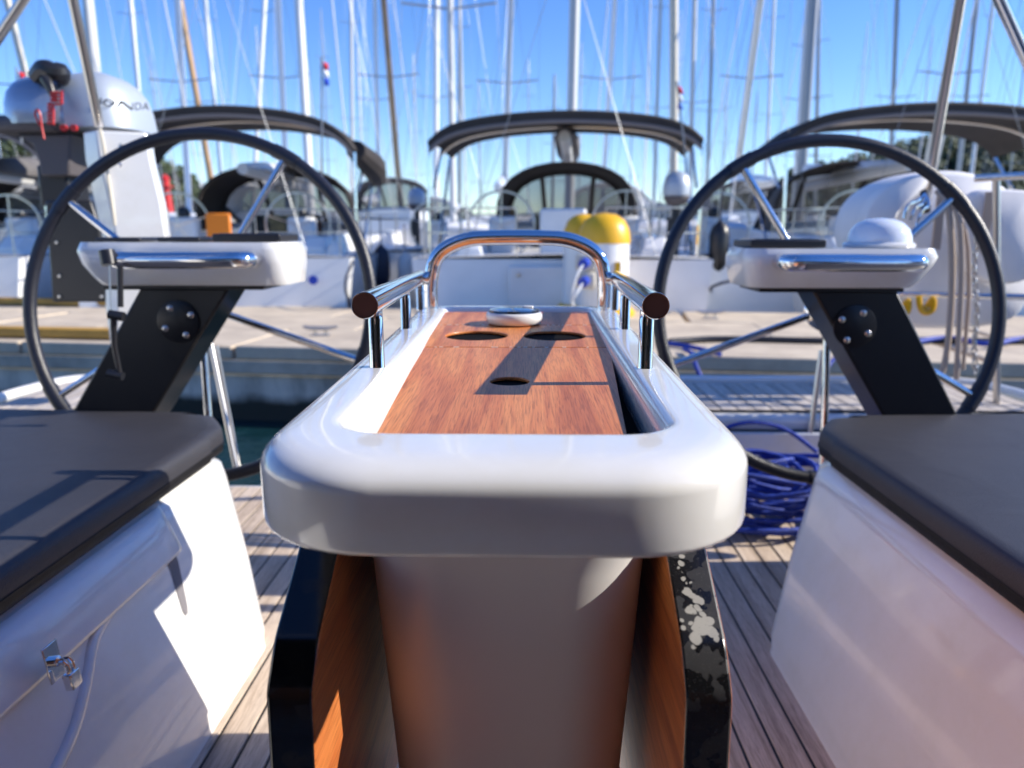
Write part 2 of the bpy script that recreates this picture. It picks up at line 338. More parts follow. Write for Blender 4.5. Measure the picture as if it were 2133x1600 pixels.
hill('distant_hills', [(hx(a, 2200), hz(c, 2200)) for a, c in ((-900, 470), (300, 462), (700, 455), (760, 450), (850, 456), (900, 452), (1000, 455), (1100, 446), (1200, 440), (1290, 428), (1340, 420), (1400, 432), (1500, 440), (1700, 430), (2400, 460))], 2100, 300, M['farhill'], WATER)

def leaf_clump(b, c, r, n, s, rnd):
    for _ in range(n):
        d = Vector((rnd.gauss(0, 1), rnd.gauss(0, 1), rnd.gauss(0, 1))); d.normalize()
        p = c+Vector((d.x*r[0], d.y*r[1], d.z*r[2]))*(rnd.random()**.4)
        u = Vector((rnd.gauss(0, 1), rnd.gauss(0, 1), rnd.gauss(0, 1))).normalized(); v = u.orthogonal().normalized(); q = len(b.v)
        k = s*rnd.uniform(.6, 1.4)
        b.v += [p-u*k-v*k*.6, p+u*k-v*k*.6, p+u*k*.8+v*k*.7, p-u*k*.7+v*k*.6]; b.face(q, q+1, q+2, q+3)
def interp(tab, x):
    for (a, c), (d, e) in zip(tab, tab[1:]):
        if a <= x <= d: return c+(e-c)*(x-a)/(d-a)
    return tab[-1][1]
rnd = random.Random(3)
for ridge, y0, dep, n, x0, x1, nm in ((right_ridge, 130, 45, 430, 1390, 2300, 'a'), (left_ridge, 175, 60, 330, -120, 470, 'b')):
    b = MB()
    for k in range(n):
        px = rnd.uniform(x0, x1); t = rnd.uniform(.08, .55); y = y0+dep*t; yc = y0+20 if y0 == 130 else y0+25
        base = WATER-1; z = base+(hz(interp(ridge, px), yc)-base)*(min(1, .4+(t-.12)*1.9) if t > .12 else t*3.3)
        rr = rnd.uniform(1.4, 2.6)
        leaf_clump(b, Vector((hx(px, yc), y, z+rr*.5)), (rr, rr, rr*rnd.uniform(.6, .9)), 75, .42, rnd)
    b.build('woodland', M['leaf_pine'], smooth=0, kind='stuff', label='dark green wood covering the hill behind the right masts' if nm == 'a' else 'green wood on the hill behind the left masts and outboard motor', cat='woodland')
def pine(px, py, y, hgt, label):
    c = PY(px, py, y); t = empty('pine_tree', (c.x, y, c.z-hgt), label=label, cat='tree', group='pines on the skyline of the right hill')
    b = MB(); b.tube([(0, 0, -2), (.15, 0, hgt*.5), (.1, 0, hgt*.9)], [.28, .2, .06], 7); b.build('trunk', M['bark'], t)
    b = MB(); r2 = random.Random(px)
    for k in range(9):
        a = r2.uniform(0, 6.28); q = r2.uniform(0, 1.5); z = hgt*r2.uniform(.5, .88)
        leaf_clump(b, Vector((math.cos(a)*q, math.sin(a)*q, z)), (1.15, 1.15, .6), 55, .27, r2)
    b.build('crown', M['leaf_pine'], t, smooth=0)
pine(1655, 345, 150, 7, 'low umbrella pine just left of the right wheel rim top')
pine(1905, 300, 150, 7, 'tallest round pine right of the leaning steel pole')
pine(1960, 296, 148, 6.5, 'dark pine between the two slim masts at right')
pine(2052, 288, 150, 7, 'pointed pine standing highest on the right skyline')
pine(2110, 300, 147, 6, 'broad pine at the right end of the wooded skyline')
pine(1800, 342, 150, 5.5, 'small pine above the right boat sprayhood')

# harbour beacon --------------------------------------------------------
p = PY(346, 402, 95); t = empty('harbour_beacon', (p.x, p.y, p.z-1.5), label='small red harbour light tower seen far off inside the left wheel', cat='beacon')
b = MB(); b.lathe([(.8, -2.5), (.65, 0), (.5, 2.2)]); b.build('tower', M['red'], t)
b = MB(); b.lathe([(.95, 2.2), (.95, 2.35)]); b.build('gallery', M['red'], t)
b = MB(); b.lathe([(.5, 2.35), (.5, 3.1), (.62, 3.15), (.4, 3.5), (0.05, 3.8)]); b.build('lantern', M['red'], t)

# ================================================================== BACKGROUND SAILBOATS
def hull_rings(Lb, B, fb0, fb1):
    rings = []
    for t in (0, .04, .12, .25, .4, .55, .7, .82, .92, 1):
        hb = B/2*(.80+.2*math.sin(math.pi*min(1, t/.5)/2) if t < .5 else math.cos((t-.5)*math.pi)**.62 if t < 1 else .01)
        if t < .5: hb = B/2*(.84+.16*math.sin(t/.5*math.pi/2))
        else: hb = B/2*max(.012, math.cos((t-.5)*math.pi))**.62
        sh = fb0+(fb1-fb0)*t**1.6; y = Lb*t
        rake = .25*(1-t)**8     # transom slopes
        pr = [(0, -.45), (.55, -.38), (.86, -.05), (.95, .35), (.985, .8), (1, 1)]
        ring = []
        for sgn in (-1, 1):
            seq = pr[::-1] if sgn < 0 else pr
            for (a, h) in seq:
                z = sh*h if h > 0 else h*1.0*(1-.5*t)
                ring.append(Vector((sgn*hb*a, y+(0 if t > .01 else -.12*(1-max(h, 0))), z)))
        rings.append(ring)
    return rings
def make_boat(Lb=12, B=3.9, mastmat='alum', mast_d=.17, mast_h=17, mast_y=5.9, tilt=(0, 0), hood=True, bimini=False, hullmat='gel2', detail=1, rig='wire', boom=True, hoodmat='canvas', roof=True, cs=1.0, cmat=None, fb=(1.28, 1.55), bz=.75, hwf=1):
    """origin: stern centre at the waterline, bow along +Y"""
    t = empty('sailboat'); fb0, fb1 = fb
    rings = hull_rings(Lb, B, fb0, fb1)
    b = MB(); b.loft(rings, False, False, False)
    n = len(rings[0]); b.face(*[i for i in range(n)])                                   # transom
    b.build('hull', M[hullmat], t, smooth=40)
    b = MB(); dk = []
    for r in rings: dk.append([r[0]+Vector((.04, 0, .012)), Vector((0, r[0].y, r[0].z+.06)), r[-1]+Vector((-.04, 0, .012))])
    b.loft(dk, False); b.build('deck', M['gelgrey'], t, smooth=40)
    def sheer(y): tt = y/Lb; return fb0+(fb1-fb0)*tt**1.6
    if roof:
        # coachroof with rounded sides
        b = MB(); rg = []
        for y, hw, h in ((3.6, 1.12, .34), (3.75, 1.15, .44), (5.6, 1.1, .42), (7.2, .88, .34), (8.3, .62, .2), (8.7, .45, .02)):
            zb = sheer(y); rg.append([(-hw-.12, y, zb), (-hw, y, zb+h*.75), (-hw*.86, y, zb+h), (0, y, zb+h+.06), (hw*.86, y, zb+h), (hw, y, zb+h*.75), (hw+.12, y, zb)])
        b.loft(rg, False); b.face(*range(7)); b.build('coachroof', M['gel2'], t, smooth=50)
        if detail:
            for s in (-1, 1):
                b = MB(); b.v = [Vector((s*1.235, 4.2, sheer(4.2)+.12)), Vector((s*1.17, 6.4, sheer(6.4)+.12)), Vector((s*1.11, 6.3, sheer(6.3)+.26)), Vector((s*1.16, 4.3, sheer(4.3)+.28))]
                b.face(0, 1, 2, 3); o = b.build('cabin_window', M['window'], t)
    # cockpit coamings, seats
    for s in (-1, 1):
        b = MB(); rg = []
        for y, hw, h in ((.5, 1.25, .12), (.65, 1.28, .26), (2.6, 1.3, .30), (3.7, 1.2, .34)):
            zb = sheer(y); rg.append([(s*(hw+.16), y, zb-.02), (s*(hw+.06), y, zb+h), (s*(hw-.2), y, zb+h), (s*(hw-.26), y, zb-.02)])
        b.loft(rg, True, True, True); b.build('coaming', M['gel2'], t, smooth=30, bevel=.02)
    # mast, spreaders, stays
    tx, ty = tilt; foot = Vector((0, mast_y, sheer(mast_y)+.35)); top = foot+Vector((tx*mast_h, ty*mast_h, mast_h)); r = mast_d/2
    b = MB(); rg = []
    for q, k in ((0, 1), (.6, 1), (.92, .8), (1, .55)):
        c = foot.lerp(top, q); rg.append([c+Vector((math.cos(a)*r*k, math.sin(a)*r*1.35*k, 0)) for a in [6.2832*i/12 for i in range(12)]])
    b.loft(rg, True, True, True); b.build('mast', M[mastmat], t, smooth=60)
    for q, w in ((.30, 1.05), (.55, .92), (.78, .7)):
        c = foot.lerp(top, q); b = MB(); b.tube([c+Vector((-w, -.25, .06)), c+Vector((0, 0, 0)), c+Vector((w, -.25, .06))], .024, 6); b.build('spreader', M['alumg'], t)
    st = MB()
    cps = [foot.lerp(top, q) for q in (.3, .55, .78)]
    for s in (-1, 1):
        ch = Vector((s*B*.44, mast_y-.15, sheer(mast_y))); pts = [ch, cps[0]+Vector((s*1.05, -.25, .06)), cps[1]+Vector((s*.92, -.25, .06)), cps[2]+Vector((s*.7, -.25, .06)), foot.lerp(top, .96)]
        for a, c in zip(pts, pts[1:]): st.tube([a, c], .0045, 4, False)
        st.tube([ch, cps[1]], .0045, 4, False)
        st.tube([Vector((s*1.2, .15, fb0)), Vector((0, .9, 5.2))], .004, 4, False)
    st.tube([Vector((0, .9, 5.2)), top], .0045, 4, False)
    st.build('rigging', M[rig], t)
    b = MB(); b.tube([Vector((0, Lb-.2, fb1)), foot.lerp(top, .93)], .022, 6, False); b.build('furled_foresail', M['gel2'], t)
    if boom:
        b = MB(); zb = foot.z+bz
        b.tube([Vector((0, mast_y-.25, zb)), Vector((0, mast_y-4.6, zb+.05))], .085, 8); b.build('boom', M['alum'], t)
        b = MB(); rg = []
        for y, h, w in ((mast_y-.2, .75, .14), (mast_y-1.5, .55, .2), (mast_y-3.6, .34, .17), (mast_y-4.5, .2, .1)):
            h *= cs; w *= cs; rg.append([(-w, y, zb+.1), (-w*1.1, y, zb+h*.5), (-w*.3, y, zb+h), (w*.3, y, zb+h*.97), (w*1.1, y, zb+h*.5), (w, y, zb+.1)])
        b.loft(rg, True, True, True); b.build('sail_cover', M[cmat or ('canvas_g' if detail else 'gel2')], t, smooth=60)
    # sprayhood
    if hood:
        zb = sheer(4.0)+.30
        def arch(y, hw, h, z0, n=14): return [Vector((-hw*hwf*math.cos(math.pi*i/n)*(1 if 0 < i < n else 1), y, z0+h*math.sin(math.pi*i/n)**.48)) for i in range(n+1)]
        b = MB(); a0 = arch(3.3, 1.32, 1.18, zb-.1); a1 = arch(3.75, 1.3, 1.20, zb-.1); a2 = arch(4.3, 1.22, 1.10, zb-.08); 
        b.loft([a0, a1, a2], False); inner = [p+Vector((0, .0, -.02)) for p in a0]
        # aft hem
        b.tube(a0, .035, 6); o = b.build('sprayhood', M[hoodmat], t, smooth=60)
        a3 = arch(5.2, 1.12, .10, sheer(5.2)+.30)
        w = MB(); w.loft([a2, a3], False); w.build('hood_window', M['vinylwin'], t, smooth=60)
        f = MB()
        for i in (0, 1, 5, 9, 13, 14): f.tube([a2[i]+Vector((0, 0, .01)), a3[i]+Vector((0, 0, .012))], .045, 5)
        f.tube([p+Vector((0, 0, .01)) for p in a3], .05, 5); f.tube([p+Vector((0, 0, .01)) for p in a2], .06, 5)
        f.build('hood_frame', M[hoodmat], t)
    return t
def helm_gear(t, B=3.9, n=2, fb=1.28):
    for s in ((-1, 1) if n == 2 else (0,)):
        x = s*.85; b = MB(); b.box(x-.2, x+.2, 1.35, 1.6, fb-.1, fb+.55); o = b.build('helm_console', M['gel2'], t, bevel=.05)
        b = MB(); c = Vector((x, 1.2, fb+.42)); pts = [c+Vector((.46*math.cos(a), 0, .46*math.sin(a))) for a in [6.2832*i/36 for i in range(36)]]
        b.tube(pts, .017, 6, closed=True)
        for k in range(5):
            a = 6.2832*k/5+.3; b.tube([c, c+Vector((.46*math.cos(a), 0, .46*math.sin(a)))], .009, 5)
        b.build('steering_wheel', M['steelb'], t)
        b = MB(); b.lathe([(.09, 0), (.1, .05), (.07, .12), (0, .15)], (x, 1.45, fb+.55), 14); b.build('compass', M['plastic'], t)
    # pushpit
    for s in (-1, 1):
        b = MB(); w = B*.41
        for h in (.32, .62): b.tube(smoothpath([(s*.55, .12, fb+h), (s*w, .12, fb+h), (s*(w+.12), 1.5, fb+h)], 2), .010, 6)
        for (xx, yy) in ((.55, .12), (w-.1, .14), (w+.06, .8), (w+.12, 1.5)): b.tube([(s*xx, yy, fb-.02), (s*xx, yy, fb+.62)], .010, 6)
        b.build('pushpit', M['steelb'], t)
def bimini(t, hw=1.83, y0=.9, y1=2.9, zt=3.23, drop=.42, matn='canvas'):
    n = 26
    def arch(y, hw, zt, drop):
        out = []
        for i in range(n+1):
            u = -1+2*i/n; z = zt-drop*(.52*u*u+.48*abs(u)**9); out.append(Vector((hw*math.sin(u*math.pi/2*.999)*(1) if False else hw*u, y, z)))
        return out
    b = MB(); A = [arch(y0, hw, zt, drop), arch(y0+.02, hw, zt+.03, drop), arch((y0+y1)/2, hw, zt+.05, drop), arch(y1, hw*.98, zt-.02, drop)]
    b.loft(A, False); lo = [p+Vector((0, 0, -.09)) for p in A[0]]; b.loft([lo, A[0]], False)
    under = [[p+Vector((0, 0, -.025)) for p in r] for r in (A[1], A[2], A[3])]; b.loft(under, False)
    b.build('bimini_top', M[matn], t, smooth=50)
    b = MB(); b.tube([p+Vector((0, .03, -.10)) for p in A[0]], .035, 8); b.build('bimini_hem', M['trim'], t)
    for s in (-1, 1):
        b = MB(); b.tube([(s*hw, y0, zt-drop-.03), (s*(hw-.02), y0-.02, 1.3)], .022, 8); b.tube([(s*hw, y1, zt-drop-.05), (s*(hw-.02), y0+.5, 1.3)], .02, 8)
        b.tube([(s*hw, y0+1, zt-drop), (s*(hw-.02), y0+.3, 2.2)], .02, 8); b.build('bimini_leg', M['steel'], t)
    b = MB(); b.tube([p+Vector((0, 1.0, -.05)) for p in A[0]], .02, 8); b.build('bimini_hoop', M['steelb'], t)

# first row, sterns to the quay
GROUP1 = 'sailboats moored stern to on the far side of the quay'
def place(t, x, y, rz, label, group): t.location = (x, y, WATER); t.rotation_euler = (0, 0, rz); return tag(t, label, 'sailboat', group)
SY = 9.3
cb = make_boat(12.5, 4.4, 'alum', .2, 19, 6.2, tilt=(.012, -.01), cs=1.0, bz=1.15, hwf=.86); helm_gear(cb, 4.4); bimini(cb, 1.8, .9, 2.6, 3.13, .36)
place(cb, .42, SY-.1, -R(4.2), 'white sailboat straight behind the table with wide dark bimini and brown sprayhood', GROUP1)
# transom door, hinges and locker on the centre boat
b = MB(); b.box(-.62, .62, -.115, -.07, .55, 1.2); b.build('transom_door', M['gel2'], cb, bevel=.02)
for x in (-.5, .5):
    for z in (.62, 1.1): b = MB(); b.lathe([(.03, 0), (.03, .02), (.02, .03)], (0, 0, 0), 10, Matrix.Translation((x, -.115, z)) @ Matrix.Rotation(R(90), 4, 'X')); b.build('hinge', M['steelb'], cb)
b = MB(); b.box(-.3, .32, .9, 1.15, 1.25, 1.92); b.build('cockpit_table', M['gel2'], cb, bevel=.04)
b = MB(); b.box(-.55, .55, 3.5, 3.56, 1.0, 1.9); b.build('companionway', M['window'], cb)
lb = make_boat(12.2, 4.2, 'alumw', .17, 18, 6.2, tilt=(-.004, -.01), cs=.7, cmat='gel2'); helm_gear(lb, 4.2); bimini(lb, 1.75, .9, 2.9, 3.27, .55)
place(lb, -4.05, SY+.3, R(4), 'white sailboat seen through the left wheel with dark bimini and orange board', GROUP1)
b = MB(); b.box(-.12, .2, .22, .27, 1.3, 1.85); b.build('orange_board', M['orange'], lb, bevel=.02)
b = MB(); c = [Vector(p) for p in ((1.72, 1.2, 2.75), (1.85, 2.0, 2.6), (1.8, 2.9, 2.5))]; b.tube(c, [.14, .2, .16], 10); b.build('rolled_canvas', M['canvas'], lb)
b = MB(); b.box(-.45, .75, 3.4, 3.46, 1.0, 1.9); b.build('companionway', M['window'], lb)
rb = make_boat(12.4, 4.2, 'alumg', .19, 18, 6.2, tilt=(-.01, -.01), cs=.6, cmat='gel2'); helm_gear(rb, 4.2); bimini(rb, 1.9, .9, 3.0, 3.2, .42)
place(rb, 5.25, SY-.2, -R(2), 'white sailboat seen through the right wheel under a curved dark bimini', GROUP1)
mb = make_boat(10.5, 3.0, 'cream', .16, 15, 5.2, tilt=(-.045, -.02), hood=False, boom=False); helm_gear(mb, 3.0, 1)
place(mb, 2.75, SY+.55, -R(2), 'narrow white sailboat between the centre boat and the right wheel with cream mast', GROUP1)
ml = make_boat(11.2, 3.1, 'alum', .15, 16, 5.4, hood=False, boom=False); helm_gear(ml, 3.1, 1)
place(ml, -1.62, SY+3.2, R(1), 'white hulled sailboat set back between the left wheel and the chrome arch', GROUP1)
fl = make_boat(12, 3.9, 'alum', .19, 18, 6.0, tilt=(.01, -.01), hood=True); helm_gear(fl); bimini(fl, 1.6, .9, 2.9, 3.2, .5)
place(fl, -8.6, SY+.8, R(3), 'white sailboat at far left beyond the outboard motor bracket', GROUP1)
fr = make_boat(12, 3.9, 'alumg', .2, 18, 6.0, tilt=(-.03, -.01)); helm_gear(fr)
place(fr, 9.9, SY-.4, -R(4), 'white sailboat at far right mostly behind the white liferaft cover', GROUP1)

# round badges on transoms, fenders
def badge(boat, x, z): b = MB(); b.lathe([(.06, 0), (.06, .01)], (0, 0, 0), 16, Matrix.Translation((x, -.10, z)) @ Matrix.Rotation(R(90), 4, 'X')); b.build('round_badge', M['blue'], boat)
badge(lb, 1.3, 1.0); badge(mb, .9, .95); badge(rb, -1.4, 1.0)
def fender(x, y, ztop, material, label, L_=.62, r=.13, group='fenders hanging along the moored hulls'):
    t = empty('fender', (x, y, ztop), label=label, cat='fender', group=group)
    b = MB(); b.lathe([(0.02, -L_-.06), (r*.35, -L_-.03), (r*.8, -L_+.06), (r, -L_+.16), (r, -.16), (r*.8, -.06), (r*.3, .0), (.02, .03)], (0, 0, 0), 16); b.build('fender_body', M[material], t, smooth=60)
    b = MB(); b.tube([(0, 0, 0), (0, 0, .45)], .01, 5); b.build('lanyard', M['dark_rope'], t)
for px, py, y, m_, lab in ((1352, 560, 10.0, 'fender', 'white fender beside the shore power pedestal hull'), (1497, 520, 9.9, 'plastic', 'black fender hanging just left of the right console'), (1425, 590, 9.8, 'fender', 'white fender hanging low over turquoise water'), (700, 560, 10.2, 'fender', 'white fender on the left boat hull side'), (795, 560, 11.6, 'fendern', 'navy fender right of the left wheel rim'), (845, 575, 11.6, 'fender', 'white fender left of the chrome arch')):
    p = PY(px, py, y); fender(p.x, p.y, p.z+.35, m_, lab)

# further rows: (px of mast near the horizon, width px, row distance, px shift per 430 px upward, material, top py or None, label)
GROUP2 = 'sailboats crowding the harbour behind the first row'
rows = [
 (130, 13, 27, -115, 'cream', None, 'sailboat with leaning cream mast rising behind the outboard motor'),
 (396, 12, 27, -26, 'alumw', None, 'sailboat with white mast just left of the varnished wooden mast'),
 (601, 12, 27, -22, 'alumw', None, 'sailboat with bright white mast above the left wheel rim'),
 (838, 13, 27, -40, 'woodmast', None, 'sailboat with varnished wooden mast wearing a red band'),
 (1047, 10, 27, 16, 'alum', None, 'sailboat with pale mast crossing the left half of the centre bimini'),
 (1252, 10, 27, 26, 'alumw', None, 'sailboat with slim white mast right of the centre mast'),
 (1520, 15, 27, 60, 'cream', None, 'sailboat with leaning cream mast left of the right wheel'),
 (1905, 12, 27, 90, 'cream', None, 'sailboat with cream mast running beside the right steel pole'),
 (208, 12, 41, -29, 'alumw', None, 'sailboat with white mast directly above the silver outboard cowling'),
 (456, 14, 41, -80, 'woodmast', None, 'sailboat with tan varnished mast crossing the left bimini'),
 (790, 9, 41, -10, 'alumw', None, 'sailboat with thin white mast left of the red banded wooden mast'),
 (908, 13, 41, 0, 'alumw', None, 'sailboat with upright white mast at the left end of the centre bimini'),
 (1435, 10, 41, 10, 'alum', None, 'sailboat with grey white mast at the right end of the centre bimini'),
 (1650, 9, 41, 28, 'alumw', 70, 'small sailboat whose short white mast ends below the picture top'),
 (1850, 9, 41, 16, 'alumg', None, 'sailboat with dark thin mast over the middle of the right bimini'),
 (1985, 9, 41, 46, 'alumg', None, 'sailboat with thin grey mast right of the leaning steel pole'),
 (312, 11, 55, -40, 'alumw', None, 'sailboat with slim mast inside the left end of the left bimini'),
 (524, 11, 55, 26, 'alumw', None, 'sailboat with white mast tilting right above the left sprayhood'),
 (957, 10, 55, 0, 'alumg', 20, 'sailboat with grey mast whose top just shows above the left of the table arch'),
 (1360, 8, 55, 14, 'alum', None, 'sailboat with faint mast above the round radome'),
 (1470, 8, 55, 14, 'alumg', None, 'sailboat with thin dark mast between centre and right biminis'),
 (1697, 8, 55, 8, 'alumg', 50, 'sailboat with short grey mast left of the right bimini peak'),
 (470, 10, 69, -42, 'alumw', None, 'distant sailboat with white mast just right of the tan mast'),
 (640, 8, 69, -12, 'alum', 120, 'distant sailboat with low mast behind the left sprayhood'),
 (735, 8, 69, -5, 'alum', None, 'distant sailboat with thin mast in line with the boat left of the arch'),
 (1150, 7, 69, 6, 'alumg', 200, 'distant sailboat with short mast under the centre bimini'),
 (1590, 7, 69, 20, 'alumw', None, 'distant sailboat with faint mast beside the right wheel spoke'),
 (2010, 8, 69, 55, 'alumw', None, 'distant sailboat with thin white mast before the dark pines'),
]
protos = {}
for k, (px, w, d, lean, mm, toppy, lab) in enumerate(rows):
    md = min(.30, max(.14, w*d/FPX*.92)); mh = 4.5+(485*d/FPX)*1.25 if toppy is None else (485-toppy)*d/FPX*1.03-.1
    mh = max(mh, 8)
    t = make_boat(11, 3.3, mm, md, mh+.0, 5.5, tilt=(((-lean/430.0)*-1)*-1 if False else 0, 0), hood=(k % 3 != 1), boom=(k % 2 == 0), detail=0, hoodmat=('canvas_g', 'canvas', 'gel2')[k % 3], hullmat=('gel2', 'gel2', 'gel2', 'hullgrey')[(k*7) % 4], fb=(1.6+(k % 4)*.12, 1.95+(k % 3)*.1))
    p = PY(px, 470, d)
    # lean relative to what perspective already gives
    nat = (px-1095)/7500*430
    tl = (-lean*-1-nat*1.0)/430 if False else ((lean)-nat*-1*-1)/430
    t.rotation_euler = (0, 0, 0)
    tag(t, lab, 'sailboat', GROUP2); t.location = (p.x, d-5.5, WATER)
    sh = (lean-nat)/430*.95
    for ch in t.children:
        if ch.name.split('.')[0] in ('mast', 'spreader', 'rigging', 'furled_foresail'):
            me = ch.data
            for v in me.vertices:
                if v.co.z > 1.9: v.co.x += sh*(v.co.z-1.9)
rr = random.Random(11)
FAR = ('at the far left edge below the outboard cowling', 'behind the black outboard mounting board', 'right beside the red harbour beacon', 'just left of the left sprayhood', 'over the middle of the left sprayhood',
       'seen through the right part of the left wheel', 'in the gap right of the left wheel', 'left of the centre bimini leg', 'between centre bimini leg and centre sprayhood', 'at the left edge of the centre sprayhood',
       'directly behind the centre sprayhood', 'at the right edge of the centre sprayhood', 'behind the small outboard on the rail', 'just outside the left rim of the right wheel', 'just inside the left rim of the right wheel',
       'behind the right sprayhood', 'left of the white liferaft bag', 'above the white liferaft bag at far right')
for k, px in enumerate((20, 90, 345, 430, 560, 690, 760, 870, 1000, 1100, 1205, 1310, 1400, 1500, 1560, 1770, 1900, 2090)):
    d = 84+rr.uniform(-1, 1); t = make_boat(11, 3.2, ('alumw', 'alum', 'alumg')[k % 3], .15, rr.uniform(13, 22), 5.5, hood=k % 2 == 0, boom=k % 3 == 0, detail=0, hoodmat='gel2', fb=(1.9+rr.random()*.5, 2.4))
    p = PY(px, 470, d); t.location = (p.x, d-5.5, WATER)
    tag(t, 'far sailboat with hairline mast ' + FAR[k], 'sailboat', 'last row of sailboats far across the harbour')
# centre boat aerials: radomes
def radome(px, py, y, label):
    p = PY(px, py, y); t = empty('outboard_on_rail', (p.x, p.y, p.z), label=label, cat='outboard motor')
    b = MB(); b.lathe([(.10, -.14), (.17, -.12), (.18, 0), (.15, .12), (.07, .18), (0.01, .19)], (0, 0, 0), 20); b.build('cowling', M['silverl'], t, smooth=60)
    b = MB(); b.lathe([(.11, -.24), (.17, -.16), (.17, -.13)], (0, 0, 0), 16); b.build('tray', M['rubber'], t)
    b = MB(); b.box(-.05, .05, -.05, .05, -.95, -.22); b.build('leg', M['plastic'], t, bevel=.01)
    b = MB(); b.box(-.12, .05, -.12, -.05, -.75, -.4); b.build('bracket', M['plastic'], t, bevel=.01)
radome(1410, 388, 9.9, 'small silver outboard clamped to a rail right of the centre sprayhood')
radome(868, 412, 15.0, 'small dark outboard on the rail at the left bimini leg')

# flags on staffs
def flagstaff(px0, py0, px1, py1, y, label):
    a, c = PY(px0, py0, y), PY(px1, py1, y); t = empty('flagpole', a, label=label, cat='flag')
    b = MB(); b.tube([Vector(), c-a], .012, 6); b.build('staff', M['wire'], t)
    f = MB(); d = c-a
    for j, m_ in enumerate(('red', 'gel2', 'blue')):
        f.cur = j; q = [d+Vector((.02, 0, -.05-.09*j)), d+Vector((.07, .05, -.06-.09*j)), d+Vector((.09, -.02, -.15-.09*j)), d+Vector((.02, 0, -.14-.09*j))]; n_ = len(f.v); f.v += q; f.face(n_, n_+1, n_+2, n_+3)
    f.build('flag', [M['red'], M['gel2'], M['blue']], t, smooth=0)
flagstaff(672, 420, 669, 120, 9.6, 'furled red white and blue flag on staff above the left bimini')
flagstaff(1428, 330, 1410, 170, 9.7, 'furled red white and blue flag on staff at the right end of the centre bimini')
flagstaff(45, 300, 34, 140, 9.6, 'furled red flag on staff left of the outboard cowling')

# ================================================================== ON THE QUAY
def pedestal(px, y, hgt, label, sockets=True, r=.29):
    p = PZ(px, 600, -.94); p = PY(px, 600, y); t = empty('shore_power_pedestal', (p.x, y, -.938), label=label, cat='power pedestal', group='shore power pedestals on the quay')
    b = MB(); b.lathe([(r*1.1, 0), (r*1.1, .05), (r, .07), (r, hgt-.30)], n=36); b.build('body', M['gel2'], t)
    b = MB(); b.lathe([(r*1.02, hgt-.31), (r*1.02, hgt-.26), (r*.96, hgt-.15), (r*.78, hgt-.05), (r*.45, hgt+.01), (.01, hgt+.03)], n=36); b.build('dome_cap', M['yellow'], t, smooth=60)
    b = MB(); b.lathe([(r*1.25, .0), (r*1.3, .05), (r*1.12, .10)], n=32); b.build('foot_ring', M['yellow'], t)
    if sockets:
        for z in (.42, .62):
            for s in (0,):
                b = MB(); b.box(-.34, -.12, -.36, -.24, z-.09, z+.09); b.build('socket_box', M['cream'], t, bevel=.02)
                b = MB(); b.tube([(-.23, -.33, z), (-.27, -.46, z-.02)], .055, 12); b.build('plug', M['blue'], t)
                b = MB(); b.tube(smoothpath([(-.27, -.46, z-.02), (-.36, -.56, z-.15), (-.40, -.5, .2), (-.3, -.45, .03), (-.1, -.5, .02)], 2), .014, 6); b.build('cable', M['gel2'], t)
        b = MB(); b.box(.1, .16, -.295, -.27, .45, .62); b.build('sticker', M['yellow'], t)
pedestal(1256, 8.6, 1.13, 'white shore power pedestal with large yellow dome and blue plugs, front one')
pedestal(1213, 9.0, 1.13, 'white shore power pedestal with yellow dome, half hidden behind the front one', False, .24)
for k, (px, py) in enumerate(((607, 625), (720, 620), (380, 640))):
    p = PZ(px, py, -.94)
    b = MB(); b.lathe([(.1, 0), (.1, .02), (.05, .04), (.05, .18), (.085, .2), (.085, .23), (.02, .25)], n=20); b.build('bollard', M['cream'], loc=(p.x, p.y, -.938), label=('short cream bollard under the right end of the left console', 'short cream bollard between left wheel and table rail', 'short cream bollard behind the left pedestal')[k], cat='bollard', group='bollards on the quay')
# yellow timbers on the left end of the quay
for yy, z, w, lab in ((.16, -.93, .12, 'long yellow timber kerb along the near quay edge at left'), (2.9, -.93, .14, 'long yellow timber kerb along the far quay edge at left')):
    b = MB(); b.box(-14, (-3.1 if yy < 1 else -4.9), yy, yy+w, z+.0, z+.09); o = b.build('timber_kerb', M['yellow_wood'], bevel=.012, label=lab, cat='kerb', group='yellow timber kerbs on the quay'); o.matrix_world = QM
for px, py, lab in ((905, 668, 'galvanised cleat on the quay left of the chrome arch'), (1480, 664, 'galvanised cleat on the quay right of the right wheel rim'), (668, 700, 'galvanised cleat near the quay edge left of the table rail')):
    p = PZ(px, py, -.94); t = empty('mooring_cleat', (p.x, p.y, -.938), label=lab, cat='cleat', group='cleats on the quay')
    b = MB(); b.box(-.09, .09, -.04, .04, 0, .012); b.build('cleat_base', M['steelb'], t, bevel=.004)
    b = MB(); b.tube([(-.16, 0, .085), (-.1, 0, .07), (.1, 0, .07), (.16, 0, .085)], [.012, .018, .018, .012], 10); b.tube([(-.05, 0, .01), (-.05, 0, .07)], .018, 10); b.tube([(.05, 0, .01), (.05, 0, .07)], .018, 10); b.build('cleat_horn', M['steelb'], t)
